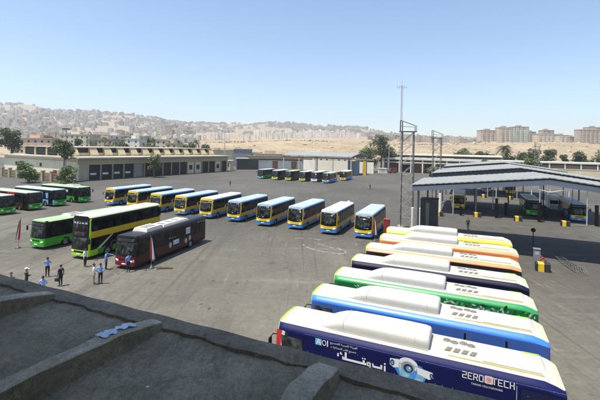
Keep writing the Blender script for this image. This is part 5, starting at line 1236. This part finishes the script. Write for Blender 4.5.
HL = ['low pinkish house with flat roof behind the left of the workshop hall', 'wide cream house behind the pinkish house', 'whitish house with pale roof among trees on the left', 'tan house between the palms', 'tall cream house among the palms', 'small whitish villa with dark windows among the palms', 'narrow cream house right of the palms', 'small tan house right of the villa', 'low cream house over the workshop roof middle', 'low tan house over the workshop roof, right part', 'tan house far left below the hillside city', 'whitish house far left below the hillside city', 'cream house at the far left edge', 'long low tan store on the flat before the slope', 'long low cream store left of the far shed', 'long low tan wall building behind the container', 'long low cream building behind the far shed', 'long low tan building behind the dense tree']
for (X, Y, w_, d, h, k), lb in zip(hs, HL):
    z = max(0, terrain_h(X, Y)); t = thing('house', lb, 'house', (X, Y, z), q.uniform(-.3, .1)); b = MB(); b.box(-w_/2, w_/2, -d/2, d/2, -2, h-z); b.build('wall', M('house_wall_'+HW[k][1], HW[k][0], .85, 0, .12, .2), t)
    b = MB(); b.box(-w_/2-.4, w_/2+.4, -d/2-.4, d/2+.4, h-z, h-z+.5); b.build('roof', M('house_roof_'+HW[k][1], tuple(x*.9 for x in HW[k][0]), .85), t)
    b = MB(); b.box(-w_*.25, w_*.05, -d*.2, d*.3, h-z+.5, h-z+2.6); b.build('stair_head', M('house_wall_'+HW[k][1], HW[k][0]), t)
    for i in range(max(2, int(w_/4))):
        for zz in range(max(1, int((h-z)/3.4))): b = MB(); x = -w_/2+(i+.5)*w_/max(2, int(w_/4)); b.box(x-.6, x+.6, -d/2-.06, -d/2, h-z-2.6-zz*3.3, h-z-1.1-zz*3.3); b.build('window', GLASS, t)
# low scrub line in front of the desert slope
sb = MB()
for k in range(1300):
    a = q.uniform(-.6, .9); Y = q.choice((q.uniform(296, 318), q.uniform(575, 620))); X = a*Y+q.gauss(0, 6); z = terrain_h(X, Y); r = q.uniform(.5, 1.6)
    for j in range(3): u = Vector((q.gauss(0, 1), q.gauss(0, 1), q.gauss(0, 1))).normalized()*r; w_ = Vector((q.gauss(0, 1), q.gauss(0, 1), q.gauss(0, 1))).normalized()*r*.7; p = Vector((X, Y, z+r*.6)); sb.add([p-u, p+w_, p+u, p-w_], [(0, 1, 2, 3)])
tag(sb.build('scrub', LEAF[0]), kind='stuff')

ru = MB()
for k in range(2600):
    a = q.uniform(.12, .95) if k % 3 else q.uniform(-.5, .95); Y = q.choice((q.gauss(566, 9), q.gauss(590, 14), q.gauss(500, 40))) if k % 4 else q.uniform(300, 420); X = a*Y; z = terrain_h(X, Y); r_ = q.uniform(.4, 1.7)*(1.6 if k % 9 == 0 else 1)
    p = [Vector((X, Y, z))+Vector((q.uniform(-1, 1)*r_*1.6, q.uniform(-1, 1)*r_, q.uniform(-.3, .8)*r_)) for _ in range(5)]
    ru.add(p, [(0, 1, 2), (0, 2, 3), (0, 3, 4), (1, 2, 4), (2, 3, 4), (0, 1, 4)], q.randrange(3))
tag(ru.build('rubble', [M('rubble_pale', (.62, .56, .47), .9), M('rubble_grey', (.40, .36, .31), .9), M('rubble_tan', (.46, .35, .22), .9)]), kind='stuff')
for k in range(16):
    a = q.uniform(-.25, .85); Y = q.uniform(285, 330); X = a*Y; t = thing('low_hut', 'small low hut at the foot of the desert slope', 'hut', (X, Y, terrain_h(X, Y)), q.uniform(-.4, .2), 'huts at the foot of the desert slope'); w_ = q.uniform(3, 8); h = q.uniform(2.6, 4.4)
    b = MB(); b.box(-w_, w_, -2.5, 2.5, -1, h); b.build('wall', M('hut_wall_%d' % (k % 3), ((.55, .47, .34), (.42, .34, .25), (.62, .57, .47))[k % 3], .9), t); b = MB(); b.box(-w_-.3, w_+.3, -2.8, 2.8, h, h+.3); b.build('roof', M('hut_roof', (.38, .33, .26), .9), t); b = MB(); b.box(-.6, .6, -2.55, -2.5, 0, 2); b.build('door', DSTEEL, t)
# ------------------------------------------------------------------ people
SKIN = M('skin', (.33, .20, .13), .6, 0, .05, 8); HAIR = M('hair_black', (.02, .016, .014), .6); SHOE = M('shoe_black', (.02, .02, .02), .5)
def cloth(n, c): return M(n, c, .8, 0, .1, 6)
def person(label, X, Y, yaw, shirt, trousers, armL=None, armR=None, hat=None, group=None, h=1.74, lean=0., stride=0., short=False):
    root = thing('person', label, 'person', (X, Y, 0), yaw, group)
    k = h/1.74
    V = [(0, 0, .95, .135, .105), (0, -.01, 1.10, .13, .10), (0, -.01-lean*.3, 1.32, .155, .115), (0, -lean*.5, 1.475, .062, .062), (0, -.025-lean*.6, 1.555, .072, .08), (0, -.01-lean*.6, 1.645, .082, .1), (0, .005-lean*.6, 1.715, .06, .075)]
    E_ = [(0, 1), (1, 2), (2, 3), (3, 4), (4, 5), (5, 6)]; reg = {0: 't', 1: 's', 2: 's', 3: 'k', 4: 'k', 5: 'k', 6: 'k'}
    hands = []
    for sg, arm in ((-1, armL), (1, armR)):
        e, w_ = arm or ((sg*.255, .03, 1.13), (sg*.25, -.05, .88))
        i = len(V); d = (Vector(w_)-Vector(e)).normalized(); hp = Vector(w_)+d*.075
        V += [(sg*.19, -lean*.3, 1.41, .066, .066), (*e, .045, .045), (*w_, .032, .032), (*hp, .042, .022)]
        E_ += [(2, i), (i, i+1), (i+1, i+2), (i+2, i+3)]; reg.update({i: 's', i+1: 's', i+2: 'k' if short else 's', i+3: 'k'}); hands.append((hp, d, sg))
    for sg in (-1, 1):
        i = len(V); st = stride*sg
        V += [(sg*.095, 0, .88, .1, .1), (sg*.1, -.015-st*.5, .5, .064, .068), (sg*.1, .02-st, .1+abs(st)*.06, .045, .045), (sg*.115, -.14-st, .045, .045, .036)]
        E_ += [(0, i), (i, i+1), (i+1, i+2), (i+2, i+3)]; reg.update({i: 't', i+1: 't', i+2: 't', i+3: 'b'})
    me = bpy.data.meshes.new('body'); me.from_pydata([(v[0]*k, v[1]*k, v[2]*k) for v in V], E_, []); o = bpy.data.objects.new('body_src', me); col.objects.link(o)
    sk = o.modifiers.new('skin', 'SKIN'); sk.use_smooth_shade = True; ss = o.modifiers.new('sub', 'SUBSURF'); ss.levels = ss.render_levels = 1
    for i, v in enumerate(V): d_ = me.skin_vertices[0].data[i]; d_.radius = (v[3]*k, v[4]*k); d_.use_root = (i == 0)
    dg = bpy.context.evaluated_depsgraph_get(); dg.update(); nm = bpy.data.meshes.new_from_object(o.evaluated_get(dg)); bpy.data.objects.remove(o)
    b = MB(); b.v = [tuple(v.co) for v in nm.vertices]; mi = {'s': 0, 't': 1, 'k': 2, 'b': 3}; pv = [Vector(v[:3])*k for v in V]
    for p in nm.polygons:
        c = Vector(p.center); best = None
        for (i, j) in E_:
            a, d_ = pv[i], pv[j]-pv[i]; u = max(0, min(1, (c-a).dot(d_)/max(1e-9, d_.length_squared))); ds = (c-a-d_*u).length
            if best is None or ds < best[0]: best = (ds, reg[i] if u < .55 else reg[j], reg[j])
        r = best[1]
        if c.z < 1.0*k and r == 's' and abs(c.x) < .2*k: r = 't'
        if c.z > 1.49*k and abs(c.x) < .12 and c.z < 1.8*k and r == 's' and best[2] == 'k': r = 'k'
        b.f.append(tuple(p.vertices)); b.m.append(mi[r]); b.sm.append(True)
    bpy.data.meshes.remove(nm)
    for hp, d, sg in hands:                                 # five fingers on each hand
        hp = hp*k; n = d.cross(Vector((0, 1, 0))) if abs(d.y) < .9 else d.cross(Vector((1, 0, 0))); n.normalize(); m_ = d.cross(n)
        for f in range(4):
            o_ = n*(-.027+.018*f)*k; L = (.062, .074, .07, .055)[f]*k
            b.tube([hp+o_, hp+o_+d*L*.55, hp+o_+d*L*.9+m_*L*.35*sg], [.009*k, .008*k, .006*k], 5, 2)
        b.tube([hp-n*.03*k-d*.03*k, hp-n*.055*k+d*.01*k, hp-n*.055*k+d*.04*k], [.011*k, .009*k, .007*k], 5, 2)
    hy = -lean*.6*k
    b.lathe((0, hy-.105*k, 1.60*k), [(-.03*k, .012*k), (0, .02*k), (.02*k, .018*k), (.045*k, .006*k)], 'Z', 6, 2)      # nose
    for sg in (-1, 1):
        b.lathe((sg*.034*k, hy-.098*k, 1.638*k), [(-.008, .001), (0, .011*k), (.008, .001)], 'Y', 8, 4); b.lathe((sg*.088*k, hy+.0, 1.625*k), [(-.03*k, .004), (0, .016*k), (.03*k, .008*k)], 'Z', 6, 2)
    b.box(-.025*k, .025*k, hy-.104*k, hy-.09*k, 1.562*k, 1.57*k, 4)
    b.build('body', [shirt, trousers, SKIN, SHOE, HAIR], root)
    hb = MB(); pr = [(1.61, .075), (1.66, .094), (1.70, .094), (1.735, .078), (1.765, .045), (1.772, .001)]
    hb.lathe((0, hy+.018*k, 0), [(z*k, r*k) for z, r in pr], 'Z', 14); hb.build('hair', HAIR, root)
    if hat:
        hm = MB(); hm.lathe((0, hy+.012*k, 0), [(1.672*k, .118*k), (1.71*k, .12*k), (1.76*k, .105*k), (1.792*k, .06*k), (1.80*k, .001)], 'Z', 16)
        hm.add([(x*k, hy+y*k, 1.68*k) for x, y in ((-.1, -.07), (-.08, -.17), (0, -.2), (.08, -.17), (.1, -.07))], [(0, 1, 2, 3, 4)]); hm.build('cap', hat, root)
    return root
SB = cloth('shirt_light_blue', (.16, .34, .72)); SW = cloth('shirt_white', (.78, .78, .76)); DK = cloth('trousers_black', (.018, .018, .022)); NV = cloth('trousers_navy', (.02, .022, .04)); JK = cloth('jacket_black', (.02, .02, .024)); GY = cloth('shirt_grey', (.25, .25, .25))
face = lambda X, Y, tx, ty: math.atan2(tx-X, -(ty-Y))      # local -Y turns to the target
hold = lambda sg: ((sg*.26, -.10, 1.17), (sg*.10, -.30, 1.28)); fold = lambda sg: ((sg*.26, .0, 1.14), (sg*.06, -.22, 1.12))
reach = lambda sg: ((sg*.33, -.22, 1.34), (sg*.30, -.48, 1.30)); hips = lambda sg: ((sg*.36, .06, 1.16), (sg*.20, -.06, 1.02))
person('man in light blue shirt with hands raised at his chest, standing alone', -21.8, 33.4, face(-21.8, 33.4, -24, 40), SB, DK, hold(-1), hold(1))
person('man in dark clothes and white cap, half hidden by the roof edge', -21.5, 30.4, face(-21.5, 30.4, -19, 34), JK, DK, fold(-1), fold(1), hat=SW)
person('person at the far left whose head just shows over the roof edge', -21.9, 29.3, .4, GY, DK)
person('person in light blue whose head and shoulders show over the roof edge', -19.05, 28.7, face(-19, 28.7, -24, 40), cloth('shirt_pale_blue', (.28, .44, .80)), DK, fold(-1), fold(1))
person('man in open black jacket over white shirt carrying a bag', -19.4, 31.4, face(-19.4, 31.4, -24, 33), JK, DK, None, None)
person('man in white shirt and black trousers before the double decker nose', -20.2, 36.4, face(-20.2, 36.4, -14, 36), SW, DK)
person('man in light blue shirt stretching an arm toward the maroon bus', -17.85, 35.7, face(-17.85, 35.7, -15, 36.2), SB, NV, None, reach(1))
person('man in light blue shirt standing at the maroon bus front corner', -15.5, 35.1, face(-15.5, 35.1, -17.4, 37), SB, NV, reach(-1), None)
person('man in white shirt and pale trousers standing close beside one in blue', -16.95, 31.9, face(-16.95, 31.9, -14, 33), SW, cloth('trousers_khaki', (.34, .29, .22)))
person('man in light blue shirt with hands on hips beside the one in white', -16.45, 32.0, face(-16.45, 32, -18, 40), SB, DK, hips(-1), hips(1))
person('distant person in dark clothes alone in the middle of the yard', -20.5, 113.6, 1.2, JK, DK, stride=.12)
person('distant person walking in the yard right of the parked midibuses', 20.6, 111.5, 2.0, JK, DK, stride=.24)
person('person in dark clothes in the sunny strip between the canopies', 25.3, 57.2, -.6, JK, DK, stride=.1)
bg_ = MB(); bg_.box(-.15, .15, -.06, .06, .0, .24); bg_.tube([(-.08, 0, .24), (-.05, 0, .36), (.05, 0, .36), (.08, 0, .24)], .012, 5)
o = bg_.build('bag', JK); o.location = (-19.66, 31.33, .40); tag(o, 'small black bag carried at the side of the man in the black jacket', 'bag')

os_ = MB(); qs = random.Random(11)
def stain(x, y, r):
    r *= 1.6; n = 18; ph = qs.uniform(0, 6); el = qs.uniform(.45, .9); a0 = qs.uniform(0, 3.14); pts = []
    for k in range(n):
        a = 2*math.pi*k/n; rr = r*(1+.28*math.sin(2*a+ph)+.2*math.sin(5*a+ph*2)+.12*qs.uniform(-1, 1)); u, v = rr*math.cos(a), rr*el*math.sin(a)
        pts.append((x+u*math.cos(a0)-v*math.sin(a0), y+u*math.sin(a0)+v*math.cos(a0), .0035+.0002*qs.random()))
    os_.poly(pts)
for nm, x, y in ROWS:
    for k in range(4): stain(x+1.2+qs.uniform(-1.4, 1.6), y+qs.uniform(-3.5, 0), qs.uniform(.05, .3))
for k in range(46): t, s_ = qs.uniform(10, 24), qs.uniform(16, 47); p = yd(t+7, s_); stain(p[0], p[1], qs.uniform(.05, .4))
for k in range(60): p = yd(qs.uniform(-5, 20), qs.choice((qs.uniform(61, 76), qs.uniform(98, 108)))); stain(p[0], p[1], qs.uniform(.08, .5))
for k in range(70): p = (qs.uniform(-30, 6), qs.uniform(27, 52)); stain(p[0], p[1], qs.uniform(.03, .16))
ms_, ts_, bs_ = nodes('oil_stain_asphalt'); gs_ = ts_.nodes.new('ShaderNodeNewGeometry').outputs['Position']
ts_.links.new(ramp(ts_, noise(ts_, gs_, 3.5, 6, .75), [(.35, (.035, .032, .027)), (.6, (.085, .077, .062))]), bs_.inputs['Base Color']); bs_.inputs['Roughness'].default_value = .7
tag(os_.build('oil_stains', ms_), kind='stuff')

# ------------------------------------------------------------------ flags on stands
def flag(X, Y, H, rz, label, w_=.5, tilt=.1):
    r = thing('flag', label, 'flag', (X, Y, 0), rz, 'draped flags on low stands')
    b = MB(); b.lathe((0, 0, 0), [(0, .001), (0, .3), (.06, .3), (.1, .12), (.3, .06), (.3, .001)], 'Z', 14); b.build('stand', DSTEEL, r)
    b = MB(); b.tube([(0, 0, .1), (tilt, 0, H)], .022, 6); b.lathe((tilt, 0, H), [(0, .001), (.03, .04), (.07, .03), (.1, .001)], 'Z', 8); b.build('pole', M('pole_brass', (.4, .3, .12), .4, .6), r)
    b = MB(); n1, n2 = 12, 16
    for j in range(n2):
        v = j/(n2-1); z = H-.06-v*H*.70; wd = w_*(.30+.7*v**.8)
        for i in range(n1): u = i/(n1-1); b.v.append((tilt*(z/H)-(u-.18)*wd*.8, .10*math.sin(u*11+v*2.5)*(.5+.5*v)-.03, z-.12*u*(1-v)))
    for j in range(n2-1):
        for i in range(n1-1): b.f.append((j*n1+i, j*n1+i+1, (j+1)*n1+i+1, (j+1)*n1+i)); b.m.append(0 if i < 4 else (1 if i < 8 else 2)); b.sm.append(True)
    b.build('cloth', [M('flag_red', (.62, .03, .04), .7), SW, JK], r)
flag(-31.0, 42.4, 3.3, .1, 'red white and black flag on a stand before the green bus', .55, .28)
flag(-13.9, 36.4, 3.0, 3.3, 'red and white flag on a stand at the side of the maroon bus', .75, .1)
flag(9.75, 48.8, 2.9, 3.0, 'red and white flag on a stand behind the lime yellow bus nose', .7, .1)
bo = MB(); bo.box(-.7, .7, -.16, .16, 0, .1); bo.box(-.5, .4, -.1, .1, .1, .14); o = bo.build('timber_beam', M('timber_dark', (.10, .07, .045), .8)); o.location = (-12.6, 36.3, 0); o.rotation_euler = (0, 0, .15); tag(o, 'short dark timber beam lying on the ground beside the maroon bus flag', 'beam')

# ------------------------------------------------------------------ the air
hz = MB(); hz.box(-2950, 2950, -70, 3350, -1.2, 290); ho = hz.build('haze', [])
hm_, ht_, hb_ = nodes('haze_air'); ht_.nodes.remove(hb_); pvn = ht_.nodes.new('ShaderNodeVolumePrincipled'); pvn.inputs['Density'].default_value = .00021; pvn.inputs['Color'].default_value = (.92, .93, .97, 1); pvn.inputs['Anisotropy'].default_value = .2
ht_.links.new(pvn.outputs[0], ht_.nodes['Material Output'].inputs['Volume']); ho.data.materials.append(hm_); tag(ho, kind='stuff')
